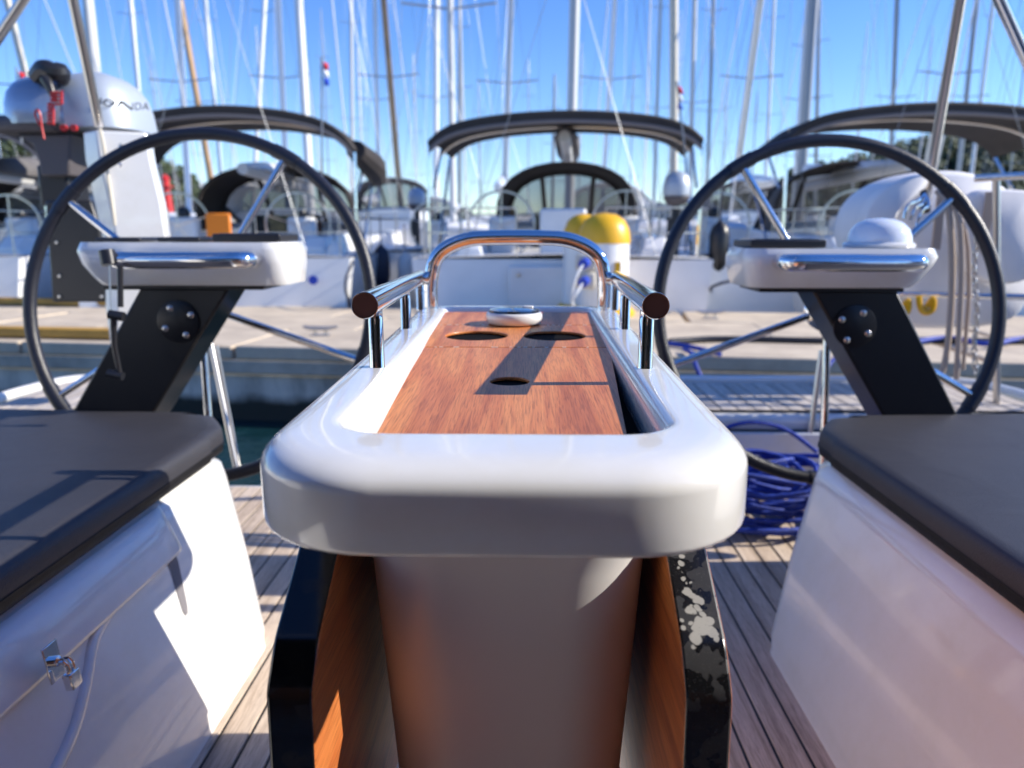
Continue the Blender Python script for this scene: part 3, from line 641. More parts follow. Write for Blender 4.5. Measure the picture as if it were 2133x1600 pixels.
# cables on the quay
def rope(name, pts, r, m_, label, cat='rope', it=2, n=8, **k):
    b = MB(); b.tube(smoothpath(pts, it), r, n); return b.build(name, M[m_], label=label, cat=cat, smooth=80, **k)
zq = -.915
rope('cable', [PZ(1395, 712, zq), PZ(1500, 705, zq), PZ(1750, 712, zq), PZ(1900, 708, zq), PZ(2060, 712, zq), PZ(2400, 708, zq)], .03, 'plastic', 'thick black cable lying along the quay behind the right wheel', 'cable')
rope('hose', [PZ(1880, 716, zq+.02), PZ(1980, 700, zq+.02), PZ(2060, 722, zq+.02), PZ(2133, 700, zq+.02), PZ(2300, 720, zq)], .022, 'blue_rope', 'blue hose tangled over the black cable at right', 'hose')
rope('mooring_line', [PZ(1425, 728, zq), PZ(1442, 735, zq+.01), PY(1448, 760, 5.50), PY(1466, 800, 5.46), PY(1478, 900, 4.9)], .018, 'blue_rope', 'blue mooring line hanging over the quay edge right of the table')
rope('mooring_line', [PZ(1390, 716, zq), PZ(1440, 722, zq), PZ(1500, 738, zq)], .02, 'blue_rope', 'blue mooring line lying on the quay top right of the table')
rope('mooring_line', [PZ(1742, 742, zq), PY(1722, 765, 5.5), PY(1705, 830, 5.2)], .015, 'blue_rope', 'blue mooring line hanging beside the right pedestal')
rope('mooring_line', [PZ(1500, 612, -.93), PY(1465, 600, 8.6), PY(1560, 575, 9.0), PY(1600, 530, 9.5)], .018, 'dark_rope', 'dark mooring line slanting over the water left of the right console')
rope('mooring_line', [PZ(730, 640, -.93), PY(715, 590, 9.0), PY(735, 545, 9.6)], .018, 'dark_rope', 'dark mooring line from the left boat stern to the quay')

# ================================================================== OWN YACHT: structure
SOLE = -.89; AFT = -.63
hull = empty('own_yacht_hull', (0, 3.1, WATER), label='white hull and stern quarters of the yacht the picture is taken from', cat='hull')
b = MB()
for s in (-1, 1):
    rg = []
    for y, x in ((-7.5, .3), (-5, 1.3), (-2.5, 1.85), (0, 2.0), (2, 1.98), (2.9, 1.9), (3.1, 1.78)):
        rg.append([Vector((s*x, y-3.1, WATER*-1+(-.66 if y > 1.9 else -.42))), Vector((s*x*.98, y-3.1, 1.6-1.2)), Vector((s*x*.8, y-3.1, -.25)), Vector((0, y-3.1, -.6))])
    b.loft(rg if s > 0 else [r[::-1] for r in rg], False)
b.build('topsides', M['gel'], hull, smooth=60)
b = MB(); b.box(-1.9, 1.9, -7, -.60, .2, 1.6+SOLE-.012); b.build('sole_tray', M['gel'], hull)
# stern quarters
def quarter(x0, x1, y0, y1, nm, panel=False):
    b = MB(); b.box(x0, x1, y0-3.1, y1-3.1, .15, 1.6+AFT-.012); b.build(nm, M['gel'], hull, bevel=.03, seg=3)
quarter(.50, 1.93, 2.6, 3.16, 'stern_quarter'); quarter(-2.0, -1.64, 2.45, 3.16, 'stern_quarter')
b = MB(); b.box(.62, 1.3, -.52-.012, -.5, .78, .90); b.build('locker_panel', M['gel'], hull, bevel=.008)
b = MB(); b.box(.66, 1.16, -.515, -.503, .895, .905); b.build('panel_gap', M['caulk'], hull)
# rubbing edge
for s, x0, x1 in ((1, .5, 1.96), (-1, -2.03, -1.64)):
    b = MB(); b.tube(smoothpath([(x0, 3.17, AFT+.0), (x1-.25 if s > 0 else x0+.25, 3.17, AFT)] + ([(x1, 3.12, AFT), (x1+.02, 2.6, AFT)] if s > 0 else []), 2) if s > 0 else smoothpath([(x1, 3.17, AFT), (x0+.2, 3.17, AFT), (x0, 3.12, AFT), (x0-.02, 2.4, AFT)], 2), .022, 10); b.v = [v-Vector((0, 3.1, WATER)) for v in b.v]; b.build('stern_edge', M['gel'], hull)

def planks(name, x0, x1, y0, y1, z, wd, material, gap=.006, clip=None, jitter=.0006):
    t = empty(name, (x0, y0, z), kind='structure')
    b = MB(); b.box(0, x1-x0, 0, y1-y0, -.008, -.0022); b.build('caulking', M['caulk'], t)
    n = int((x1-x0)/wd)
    for i in range(n):
        xa = i*wd+gap/2; ya, yb = 0, y1-y0
        if clip: ya, yb = clip(x0+xa, ya, yb)
        b = MB(); b.box(0, wd-gap, ya, yb, -.006, 0); o = b.build('plank', M[material], t, bevel=.0012, seg=1); o.location = (xa, 0, random.uniform(0, jitter))
    return t
planks('cockpit_floor', -1.32, 1.32, -.4, 2.50, SOLE, .055, 'teak', clip=lambda x, a, c: (a if -.68 < x < .64 else 1.55+.4, c))
planks('aft_deck', .53, 1.9, 2.63, 3.12, AFT, .062, 'teakaft')
planks('aft_deck', -1.97, -1.66, 2.48, 3.12, AFT, .062, 'teakaft')
# floor aft lip
b = MB(); b.box(-1.6, .49, 2.503, 2.53, SOLE-.05, SOLE-.004); b.build('floor_edge', M['gel'], kind='structure', bevel=.01)

# ------------------------------------------------------------------ seats
def seat(s):
    xi, xo = s*.70 if s < 0 else .67, s*1.75
    t = empty('cockpit_bench', (s*1.1, .6, SOLE), label='white moulded left cockpit seat with locker lid and hasp' if s < 0 else 'plain white moulded right cockpit seat base with coving at the floor', cat='bench')
    off = Vector((s*1.1, .6, SOLE))
    b = MB(); rg = []
    # section rings stacked in z: outline inboard / aft with rounded corner
    def outline(xin, yend, r, z):
        pts = [Vector((xo, -.6, z)), Vector((xin, -.6, z)), Vector((xin, yend-r, z))]
        for k in range(1, 7):
            a = math.pi/2*k/6; pts.append(Vector((xin+s*(r-r*math.cos(a)), yend-r+r*math.sin(a), z)))
        pts.append(Vector((xo, yend, z))); return [p-off for p in pts]
    x1 = s*.57 if s < 0 else .535
    for z, f, ye, r in ((SOLE, -.035, 1.50, .05), (SOLE+.012, -.01, 1.52, .07), (SOLE+.035, .0, 1.53, .07), (-.72, .42, 1.63, .1), (-.56, .93, 1.705, .10), (-.53, 1.02, 1.71, .10), (-.512, 1.25, 1.69, .10)):
        rg.append(outline(x1+(xi-x1)*f, ye, r, z))
    b.loft(rg if s > 0 else [q[::-1] for q in rg], False, False, False)
    top = rg[-1]; n0 = len(b.v); b.v += top; b.face(*(range(n0, n0+len(top)) if s > 0 else reversed(range(n0, n0+len(top)))))
    b.build('seat_base', M['gel'], t, smooth=45)
    if s < 0:
        # locker lid: raised strip high on the riser, closing with a rounded end
        def rise(z): return x1+(xi-x1)*(((z-SOLE-.035)/(.93-.035-.56+.0)) if False else (.42*(z+.855)/(.135) if z < -.72 else .42+.51*(z+.72)/.16))
        b = MB(); rows_ = []
        for z, o_ in ((-.604, .001), (-.6035, .010), (-.600, .0145), (-.594, .016), (-.56, .016), (-.532, .0155), (-.523, .011), (-.518, .0)):
            r_ = []
            for y in [-.6+i*.1 for i in range(19)]+[1.27, 1.31, 1.33, 1.34, 1.345]:
                e = 0 if y < 1.31 else (y-1.31)/.035
                zz = z; r_.append(Vector((rise(zz)-s*o_*(1-e*e), y, zz))-off)
            rows_.append(r_)
        b.loft(rows_, False); b.build('locker_lid', M['gel'], t, smooth=60)
        # groove under lid
        b = MB(); b.loft([[Vector((rise(-.608)-s*.0015, y, -.608))-off for y in (-.6, 0, .6, 1.32)], [Vector((rise(-.603)-s*.0015, y, -.603))-off for y in (-.6, 0, .6, 1.32)]], False); b.build('lid_gap', M['dark'], t)
        b = MB(); rg = []
        for z, yc, w in ((-.606, 1.298, .034), (-.62, 1.295, .032), (-.66, 1.276, .026), (-.69, 1.262, .020), (-.70, 1.258, .010)):
            x = rise(z)-s*.0015; rg.append([Vector((x, yc-w/2, z))-off, Vector((x, yc+w/2, z))-off])
        b.loft(rg, False); b.build('finger_recess_shade', M['trim'], t)  # flat grey strip, the recess shade put into its colour
        # moulded cove sweeping down from under the lid
        b = MB(); pts = smoothpath([Vector((rise(z)+s*.002, y, z))-off for y, z in ((1.10, -.600), (1.03, -.615), (.98, -.655), (.90, -.70), (.78, -.725), (.6, -.735), (0, -.74))], 3); b.tube(pts, .010, 12); b.build('moulded_rib', M['gel'], t, smooth=80)
    return t
seat(-1); seat(1)
def cushion(s):
    xi = -.70 if s < 0 else .672; off = Vector((s*1.1, .6, -.512))
    t = empty('seat_cushion', off, label='charcoal vinyl cushion on the left seat' if s < 0 else 'charcoal vinyl cushion on the right seat', cat='cushion')
    def outline(d, z):
        x = xi+s*d; pts = [(s*1.75, -.6), (x, -.6), (x, 1.64-d*.3), (x+s*.025, 1.70-d*.6), (x+s*.09, 1.80-d), (s*1.75, 1.86-d)]
        return [Vector((a, c, z))-off for a, c in smoothpath2(pts)]
    def smoothpath2(pts):
        P = [Vector((a, c, 0)) for a, c in pts]; out = [P[0], P[1]]
        for i in (2, 3, 4): a, c, e = P[i-1], P[i], P[i+1]; out += [c.lerp(a, .03 if i == 2 else .3), c.lerp(c.lerp(a, .5).lerp(c.lerp(e, .5), .5), .35), c.lerp(e, .3 if i < 4 else .04)]
        out.append(P[5]); return [(q.x, q.y) for q in out]
    rg = [outline(d, z) for d, z in ((.012, -.51), (.002, -.502), (0, -.492), (0, -.483))]
    b = MB(); b.loft(rg if s > 0 else [q[::-1] for q in rg], False); b.build('cushion_lower_side', M['vinylside'], t, smooth=60)
    rg = [outline(d, z) for d, z in ((0, -.4825), (-.001, -.470), (.0, -.458), (.004, -.4475), (.012, -.4425), (.03, -.4405), (.16, -.439))]
    b = MB(); b.loft(rg if s > 0 else [q[::-1] for q in rg], False); top = rg[-1]; n0 = len(b.v); b.v += top; b.face(*(range(n0, n0+len(top)) if s > 0 else reversed(range(n0, n0+len(top)))))
    b.build('cushion_top', M['vinyl'], t, smooth=60)
    b = MB(); b.tube(outline(-.001, -.483), .0022, 6); b.build('piping', M['vinylside'], t)
cushion(-1); cushion(1)

# padlock and hasp on the left locker
def padlock():
    c = PX(118, 1395, -.640); t = empty('padlock', c, rz=0, label='small steel padlock on the hasp of the left locker lid', cat='padlock')
    b = MB(); b.box(-.004, .0, -.022, .022, -.02, .055); o = b.build('hasp_plate', M['steel'], t, bevel=.0015)
    b = MB(); b.lathe([(.011, 0), (.011, .01), (.006, .014)], (0, 0, 0), 18, Matrix.Translation((.0, .0, .018)) @ Matrix.Rotation(R(90), 4, 'Y')); b.build('staple', M['steel'], t)
    b = MB(); b.tube([(.016, .006, .018), (.024, .007, .018), (.03, .006, .008), (.03, .006, -.01)], .004, 8); b.tube([(.016, -.008, .018), (.024, -.009, .018), (.03, -.008, .008), (.03, -.008, -.01)], .004, 8); b.build('shackle', M['steel'], t)
    b = MB(); b.box(.018, .036, -.017, .014, -.04, -.006); b.build('lock_body', M['steel'], t, bevel=.003)
    t.rotation_euler = (0, R(-8), 0); t.scale = (.7, .7, .7)
padlock()

# ------------------------------------------------------------------ COCKPIT TABLE
CX = -.018
table = empty('cockpit_table', (CX, 1.1, SOLE), label='white cockpit table with wooden insert panels, chrome rails and folded wooden leaves', cat='table')
TO = Vector((CX, 1.1, SOLE))
ZR = -.164          # table sizes below are for 31 mm rails, brought to size at the end of this block
def hwk(y): return 1+.105*(y-.55)          # table widens a little towards the stern
def rrect(hw, y0, y1, r0, r1, z, n=10, dx=0):
    """rounded outline with the same number of points, widening with y"""
    pts = []
    for (sx, yy, r, a0) in ((1, y0, r0, -90), (1, y1, r1, 0), (-1, y1, r1, 90), (-1, y0, r0, 180)):
        cx = sx*(hw-r); cy = yy+(r if yy == y0 else -r)
        for k in range(n+1):
            a = R(a0+90*k/n); x, y = cx+r*math.cos(a), cy+r*math.sin(a)
            pts.append((x, y))
    # extra points along the long sides keep the taper smooth
    return [Vector((CX+dx+x*hwk(y), y, z))-TO for x, y in pts]
Y0, Y1 = .497, 1.755
prof = []   # hw, y0, y1, r0, r1, z
# inside recess wall up to the lip, flat, outer shoulder, face, under-edge
for hw, f, e, r0, r1, z in (
    (.140, .612, 1.652, .02, .02, -.205), (.140, .612, 1.652, .028, .028, -.187), (.1405, .611, 1.653, .030, .03, -.180), (.1418, .608, 1.655, .034, .033, -.1730), (.1440, .604, 1.659, .040, .036, -.1682), (.1475, .5985, 1.664, .048, .042, -.1652), (.152, .593, 1.669, .056, .048, -.1640), (.157, .588, 1.672, .064, .052, -.1638),
    (.1755, .545, 1.694, .086, .063, -.1639), (.1805, .534, 1.701, .090, .066, -.1645), (.1855, .522, 1.710, .095, .070, -.1662), (.1900, .512, 1.720, .099, .074, -.1692), (.1935, .5045, 1.730, .102, .077, -.1732), (.1958, .5003, 1.738, .104, .079, -.1778), (.1968, .4986, 1.742, .105, .08, -.1815), (.1971, .4981, 1.744, .106, .08, -.185),
    (.1972, .498, 1.744, .106, .08, -.2262), (.1969, .4986, 1.742, .106, .08, -.2285), (.1958, .5003, 1.740, .105, .08, -.2307), (.1915, .505, 1.74, .102, .078, -.2318), (.150, .56, 1.70, .06, .05, -.232), (.05, .7, 1.6, .03, .03, -.232)):
    prof.append(rrect(hw, f, e, r0, r1, z))
for r_ in prof[9:]:                                          # outer shoulder and skirt a touch wider
    for p in r_: p.x *= 1.024
for k, w in ((0, 1), (1, 1), (2, .8), (3, .45)):           # the recess narrows and deepens towards its forward end
    for p in prof[k]:
        t_ = max(0, min(1, (1.25-(p.y+TO.y))/.6)); p.x *= 1-(.135 if p.x < 0 else .045)*t_*w
b = MB(); b.loft(prof, True); o = b.build('table_rim', M['gel'], table, smooth=70)
# recess floor
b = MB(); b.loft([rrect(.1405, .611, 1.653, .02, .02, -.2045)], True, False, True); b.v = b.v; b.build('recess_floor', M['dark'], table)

# wooden panels with round holes --------------------------------------
def zwood(y): return -.1985+.0165*y
def panel(xl0, xl1, ya, yb, holes, th=.005):
    """xl0(y), xl1(y): left and right edge; holes: (cx, cy, r). Grid strip triangulated through bmesh-free polygon bridging"""
    import bmesh
    bm = bmesh.new()
    def loop(pts):
        vs = [bm.verts.new((x, y, 0)) for x, y in pts]; return [bm.edges.new((vs[i], vs[(i+1) % len(vs)])) for i in range(len(vs))]
    e = loop([(xl0(ya)+.002, ya), (xl1(ya)-.002, ya), (xl1(ya), ya+.002), (xl1(yb), yb-.002), (xl1(yb)-.002, yb), (xl0(yb)+.002, yb), (xl0(yb), yb-.002), (xl0(ya), ya+.002)])
    for cx, cy, r in holes: e += loop([(cx+r*math.cos(2*math.pi*k/64), cy+r*math.sin(2*math.pi*k/64)) for k in range(64)])
    res = bmesh.ops.triangle_fill(bm, use_beauty=True, use_dissolve=False, edges=e)
    fs = [f for f in bm.faces]
    for f in fs:
        if f.normal.z < 0: f.normal_flip()
    ex = bmesh.ops.extrude_face_region(bm, geom=fs)
    for v in [g for g in ex['geom'] if isinstance(g, bmesh.types.BMVert)]: v.co.z += 0
    newv = set(g for g in ex['geom'] if isinstance(g, bmesh.types.BMVert))
    for v in bm.verts:
        if v not in newv: v.co.z = -th
    for v in bm.verts: v.co.z += zwood(v.co.y); v.co -= TO
    bmesh.ops.recalc_face_normals(bm, faces=bm.faces)
    me = bpy.data.meshes.new('wood_panel'); bm.to_mesh(me); bm.free(); me.materials.append(M['wood'])
    o = bpy.data.objects.new('wood_panel', me); S.collection.objects.link(o); o.parent = table
    bv = o.modifiers.new('bevel', 'BEVEL'); bv.width = .0012; bv.segments = 2; bv.limit_method = 'ANGLE'; bv.angle_limit = R(50)
    return o
wl_ = lambda y: -.1415-.042*(y-.68)/.7
wr_ = lambda y: .097+.0385*(y-.68)/.5 if y < 1.2 else .137+.013*(y-1.2)/.45
panel(wl_, wr_, .662, 1.168, [(-.0195, .915, .0248)])
panel(wl_, wr_, 1.172, 1.425, [(-.086, 1.292, .0545), (.051, 1.292, .0545)])
panel(wl_, wr_, 1.429, 1.634, [])
# pale glue / dirt along the seams
for y in (1.170, 1.427):
    b = MB(); r3 = random.Random(int(y*1000)); x = wl_(y)+.004
    while x < wr_(y)-.004:
        w = r3.uniform(.002, .012); b.box(x, x+w, y-.0018, y+.0018, zwood(y)-.004, zwood(y)+.0002) if r3.random() < .6 else None; x += w+r3.uniform(.001, .009)
    b.v = [v-TO for v in b.v]; b.build('seam_filler', M['cream'], table)
# cup wells under the holes
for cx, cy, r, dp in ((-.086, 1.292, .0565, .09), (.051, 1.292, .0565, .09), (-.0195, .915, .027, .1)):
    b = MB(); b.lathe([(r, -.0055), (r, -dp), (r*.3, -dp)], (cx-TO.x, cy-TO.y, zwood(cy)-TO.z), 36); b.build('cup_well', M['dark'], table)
# rails --------------------------------------------------------------
RR = .0157
def post_xy(s, y): hw = .1665+.0445*(y-.905)/.7; return CX+s*hw
def railz(y): return -.0825-.0145*(y-.88)/.72
for s in (-1, 1):
    b = MB(); dx = s*.0015; ys = [.848+i*(1.66-.848)/8 for i in range(9)]
    pts = [Vector((post_xy(s, y)+s*.004, y, railz(y)))-TO for y in ys]
    b.tube(pts, RR, 40, cap=False)
    # open tube end: bright lip then a disc, maroon reflection put into its colour
    d = (pts[1]-pts[0]).normalized(); side = Vector((1, 0, 0)); up = side.cross(d); side = d.cross(up)
    def ring(r, off): return [pts[0]+d*off+(side*math.cos(a)+up*math.sin(a))*r for a in [6.28318*k/40 for k in range(40)]]
    b.loft([ring(RR, 0), ring(RR*.985, -.0008), ring(RR*.93, -.0009), ring(RR*.90, .0002), ring(RR*.895, .0012)], True)
    b.build('grab_rail', M['steel'], table, smooth=50)
    b = MB(); b.loft([ring(RR*.9, .0010), ring(RR*.5, .0009)], True, False, True); b.build('rail_end_cap', mat('rail_end_cap', (.075, .035, .032), .22, coat=.6), table)
    for y in (.905, 1.285, 1.62):
        x = post_xy(s, y)-TO.x; z0 = ZR-TO.z-.002; z1 = railz(y)-TO.z-RR*.6
        b = MB(); b.lathe([(.0098, z0), (.0098, z0+.002), (.0092, z0+.0035), (.0092, z1-.012), (.0088, z1-.011), (.0088, z1)], (x, y-1.1, 0), 28); b.build('rail_post', M['steel'], table)
# arch at the aft end
ax = .1915; za = -.148
pts = [(CX-ax-.004, 1.665, ZR), (CX-ax-.004, 1.665, za+.05), (CX-ax+.012, 1.665, za+.105), (CX-ax+.075, 1.665, za+.135), (CX-.05, 1.665, za+.138), (CX+.05, 1.665, za+.138), (CX+ax-.075, 1.665, za+.135), (CX+ax-.012, 1.665, za+.105), (CX+ax+.004, 1.665, za+.05), (CX+ax+.004, 1.665, ZR)]
b = MB(); b.tube([p-TO for p in smoothpath(pts, 3)], .0165, 32); b.build('rail_arch', M['steel'], table, smooth=60)
# pedestal column ----------------------------------------------------
b = MB(); rg = []
for z, hw, y0, y1, r in ((-.235, .154, .64, 1.50, .06), (-.26, .151, .655, 1.49, .075), (-.33, .143, .665, 1.48, .085), (-.6, .131, .70, 1.44, .085), (-.98, .110, .72, 1.42, .08), (-1.085, .118, .71, 1.43, .08), (SOLE/.8+.001, .14, .69, 1.45, .08)):
    rg.append([Vector((x, y, z)) for x, y, _ in [(p+TO)[:] for p in rrect(hw/1.0, y0, y1, r, r, z)]])
b.loft([[p-TO for p in r] for r in rg], True); b.build('column', M['gelm'], table, smooth=60)
# leaves ---------------------------------------------------------------
for s in (-1, 1):
    xo = CX+s*(.207 if s < 0 else .198); th = .041; sk = 0
    prof2 = [(1.50, -.238), (.80, -.238), (.60, -.357), (.572, -.392), (.560, -.72), (.60, -.76), (1.50, -.76)]
    pp = []
    P = [Vector((0, a, c)) for a, c in prof2]
    for i, c in enumerate(P):
        a, e = P[i-1], P[(i+1) % len(P)]
        k1, k2 = min(.3, .007/(c-a).length), min(.3, .007/(c-e).length)
        q1, q2 = c.lerp(a, k1), c.lerp(e, k2); pp += [q1, q1.lerp(q2, .5).lerp(c, .4), q2]
    def lx(y): return (xo-TO.x)+s*sk*(y-.58)
    b = MB(); outer = [Vector((lx(p.y), p.y-TO.y, p.z-TO.z)) for p in pp]; inner = [Vector((lx(p.y)-s*th, p.y-TO.y, p.z-TO.z)) for p in pp]
    n = len(pp); b.v = outer+inner
    for i in range(n):
        j = (i+1) % n; b.cur = 1; b.face(*((i, j, n+j, n+i) if s < 0 else (i, n+i, n+j, j)))
    b.cur = 0; b.face(*(reversed(range(n)) if s < 0 else range(n))); b.face(*(range(n, 2*n) if s < 0 else reversed(range(n, 2*n))))
    o = b.build('folding_leaf', [M['leafwood'], M['edgeL' if s < 0 else 'edgeR']], table, smooth=25, bevel=.0022, seg=2, label='folded leaf with glossy black edge' if s < 0 else 'folded leaf with peeling, white blotched black edge')
    # the edge material uses object coordinates measured from the lens
    o.data.transform(Matrix.Translation(TO)); o.location = -TO
    gi = lx(1.0)-s*(th+.002); go = s*.142
    b = MB(); b.box(min(gi, go), max(gi, go), .80-TO.y, 1.46-TO.y, -.37-TO.z, -.236-TO.z); b.build('leaf_support', M['plastic'], table, bevel=.004)
    for y in (.72, 1.3):
        b = MB(); b.box(min(lx(y)-s*th, lx(y)-s*(th+.03)), max(lx(y)-s*th, lx(y)-s*(th+.03)), y-TO.y-.02, y-TO.y+.02, -.30-TO.z, -.236-TO.z); b.build('hinge', M['plastic'], table, bevel=.002)
# round puck light on the table
c = Vector((-.022, 1.44, zwood(1.44))); t = empty('puck_light', c, label='small round white puck with dark blue glossy top lying on the aft wood panel', cat='puck light')
b = MB(); b.lathe([(.048, .001), (.053, .004), (.055, .012), (.055, .019), (.0525, .023), (.050, .024)], n=48); b.build('housing', M['gel'], t, smooth=50)
b = MB(); b.lathe([(.0500, .0232), (.0480, .0285), (.030, .0315), (.001, .0325)], n=48); b.build('lens', M['screen'], t, smooth=50)
b = MB(); b.box(.016, .038, .008, .026, .0290, .0345); b.build('tab', M['gel'], t, bevel=.002)

# the rails are 25 mm tube: bring table and puck to that size
KT = .8
def resize(o):
    if o.type == 'MESH' and not o.data.get('sized'): o.data.transform(Matrix.Scale(KT, 4)); o.data['sized'] = 1
    o.location = o.location*KT
    for ch in o.children: resize(ch)
resize(table); resize(t)

# ------------------------------------------------------------------ HELM STATIONS
def helm(s):
    # pod
    xc = -.822 if s < 0 else .742; hw = .257 if s < 0 else .232; zt = -.022 if s < 0 else -.036; zb = -.124 if s < 0 else -.128
    t = empty('helm_pedestal', (xc, 1.9, SOLE), label='left black slanted helm pedestal with white console and chrome grab bar' if s < 0 else 'right black slanted helm pedestal with white console and chrome grab bar', cat='helm console'); off = Vector((xc, 1.9, SOLE))
    b = MB(); rg = []
    def ol(x0, x1, y0, y1, r, z, n=6):
        pts = []
        for cx, cy, a0 in ((x1-r, y0+r, -90), (x1-r, y1-r, 0), (x0+r, y1-r, 90), (x0+r, y0+r, 180)):
            for k in range(n+1): a = R(a0+90*k/n); pts.append(Vector((cx+r*math.cos(a), cy+r*math.sin(a), z))-off)
        return pts
    o_in = (.045, .012) if s < 0 else (.022, .05)      # taper of the left / right ends at the bottom
    for q, z in ((0, zb), (.06, zb+.004), (.2, zb+.016), (.55, zb+.05), (.85, zt-.02), (.95, zt-.007), (1, zt)):
        e = (1-q)**1.6; rd = .012*max(0, q-.8)/.2
        rg.append(ol(xc-hw+o_in[0]*e+rd, xc+hw-o_in[1]*e-rd, 1.74+.03*e+rd, 1.98-rd, .045, z))
    b.loft(rg, True, True, True); b.build('console', M['gel'], t, smooth=50)
    b = MB(); b.box(xc-hw+.05, xc+hw-.07, 1.79, 1.96, zb-.012, zb-.001); b.v = [v-off for v in b.v]; b.build('base_plate', M['black'], t, bevel=.003)
    # grab bar
    gx0, gx1, gz = ((-.945, -.635, -.061) if s < 0 else (.590, .893, -.066))
    b = MB(); b.tube([p-off for p in smoothpath([(gx0, 1.745, gz), (gx0+.003, 1.70, gz), (gx0+.03, 1.682, gz), (gx1-.03, 1.682, gz), (gx1-.003, 1.70, gz), (gx1, 1.745, gz)], 3)], .0195, 20); b.build('grab_bar', M['steel'], t, smooth=70)
    # pedestal
    if s < 0: tx0, tx1, bx0, bx1 = -.955, -.735, -1.165, -.955
    else: tx0, tx1, bx0, bx1 = .70, .902, .905, 1.09
    zl = SOLE; k = (zb-zl)/(-.152+.47)
    b = MB(); rg = []
    for q in (0, .15, 1):
        z = zb-.008+(zl-zb+.008)*q; f = (z+.152)/(-.47+.152)
        x0 = tx0+(bx0-tx0)*f; x1 = tx1+(bx1-tx1)*f; y0, y1 = 1.80, 1.93
        rg.append([Vector((x0, y0, z))-off, Vector((x1, y0, z))-off, Vector((x1, y1, z))-off, Vector((x0, y1, z))-off])
    b.loft(rg, True, True, True); b.build('pedestal_column', M['black'], t, bevel=.006, smooth=30)
    # chamfered inboard edge plate
    # round access plate with four screws
    c = PY(372 if s < 0 else 1780, 670 if s < 0 else 680, 1.798)
    b = MB(); b.lathe([(.052, 0), (.052, .003), (.050, .004)], (0, 0, 0), 40, Matrix.Translation(c-off) @ Matrix.Rotation(R(90), 4, 'X')); b.build('access_plate', M['black'], t)
    for k2 in range(4):
        a = R(45+18*s+90*k2); p = c-off+Vector((.037*math.cos(a), -.005, .037*math.sin(a)))
        b = MB(); b.lathe([(.0085, 0), (.008, .002), (.005, .0045), (.001, .005)], (0, 0, 0), 16, Matrix.Translation(p+Vector((0, .003, 0))) @ Matrix.Rotation(R(90), 4, 'X')); b.build('screw', M['steelb'], t)
    return t
hl = helm(-1); hr = helm(1)
def gauge(x0, x1, y0, y1, z, h, lab, m_='plastic'):
    t = empty('instrument_display', ((x0+x1)/2, (y0+y1)/2, z), label=lab, cat='instrument', group='instruments on the helm consoles'); w, d = (x1-x0)/2, (y1-y0)/2
    b = MB(); b.box(-w, w, -d, d, .0008, h); b.build('housing', M[m_], t, bevel=.004, seg=3)
    b = MB(); b.box(-w*.85, w*.85, -d*.8, d*.8, h+.0002, h+.0015); b.build('screen', M['screen'], t)
gauge(-1.04, -.93, 1.80, 1.95, -.022, .010, 'flat black display at the left end of the left console')
gauge(-.89, -.785, 1.80, 1.95, -.022, .011, 'round cornered black display in the middle of the left console')
gauge(-.755, -.59, 1.80, 1.95, -.022, .020, 'wide thick black display at the right end of the left console')
gauge(.535, .715, 1.80, 1.95, -.036, .020, 'wide black display on the right console')
c = Vector((.865, 1.86, -.036)); t = empty('compass', c, label='frosted white compass dome on the right console', cat='compass')
b = MB(); b.lathe([(.080, .001), (.083, .008), (.076, .014)], n=40); b.build('compass_ring', M['gel'], t)
b = MB(); b.lathe([(.074, .010), (.073, .026), (.066, .045), (.051, .060), (.030, .069), (.001, .072)], n=40); b.build('dome', M['acrylic'], t, smooth=80)

def wheel(s):
    c = Vector((-.909, 2.05, -.198)) if s < 0 else Vector((.833, 2.05, -.206)); Rw = .480 if s < 0 else .466
    t = empty('steering_wheel', c, label='large black leather rimmed steering wheel at left' if s < 0 else 'large black leather rimmed steering wheel at right', cat='steering wheel')
    t.rotation_euler = (R(-12), 0, 0)
    b = MB(); b.tube([(Rw*math.cos(a), 0, Rw*math.sin(a)) for a in [6.28318*i/96 for i in range(96)]], .0175, 16, closed=True); b.build('rim', M['leather'], t, smooth=80)
    a0 = (-19, 60, 142, 213, 275) if s < 0 else (121, 42, -31, 200, 268)
    for k in a0:
        a = R(k); e = Vector((math.cos(a), 0, math.sin(a)))
        b = MB(); b.tube([e*.05, e*(Rw-.015)], .0105, 12); b.build('spoke', M['steel'], t, smooth=70)
        b = MB(); q = R(4.5); b.tube([Vector((Rw*math.cos(a+d), 0, Rw*math.sin(a+d))) for d in (-q, -q/2, 0, q/2, q)], .0198, 16); b.build('rim_joint', M['leather'], t, smooth=60)
    b = MB(); b.lathe([(.06, -.02), (.065, 0), (.05, .02), (.02, .03)], (0, 0, 0), 24, Matrix.Rotation(R(90), 4, 'X')); b.build('hub', M['steel'], t)
wheel(-1); wheel(1)
# black jointed lever hanging from the left grab bar
A = [PY(232, 548, 1.66), PY(246, 560, 1.655), PY(250, 640, 1.655)]; t = empty('throttle_lever', PY(245, 540, 1.66), label='black jointed lever hanging from the left console grab bar', cat='lever')
o0 = PY(245, 540, 1.66)
b = MB(); b.tube([PY(228, 552, 1.67)-o0, PY(222, 522, 1.675)-o0], .017, 12); b.build('clamp', M['plastic'], t)
b = MB(); b.tube([PY(250, 552, 1.66)-o0, PY(251, 640, 1.65)-o0], .0065, 10); b.build('upper_arm', M['plastic'], t)
b = MB(); b.tube([PY(228, 655, 1.65)-o0, PY(258, 660, 1.65)-o0], .011, 12); b.build('knuckle', M['plastic'], t)
b = MB(); b.tube([PY(236, 660, 1.65)-o0, PY(238, 720, 1.65)-o0, PY(250, 780, 1.65)-o0], [.0075, .006, .0055], 10); b.build('lower_arm', M['plastic'], t)
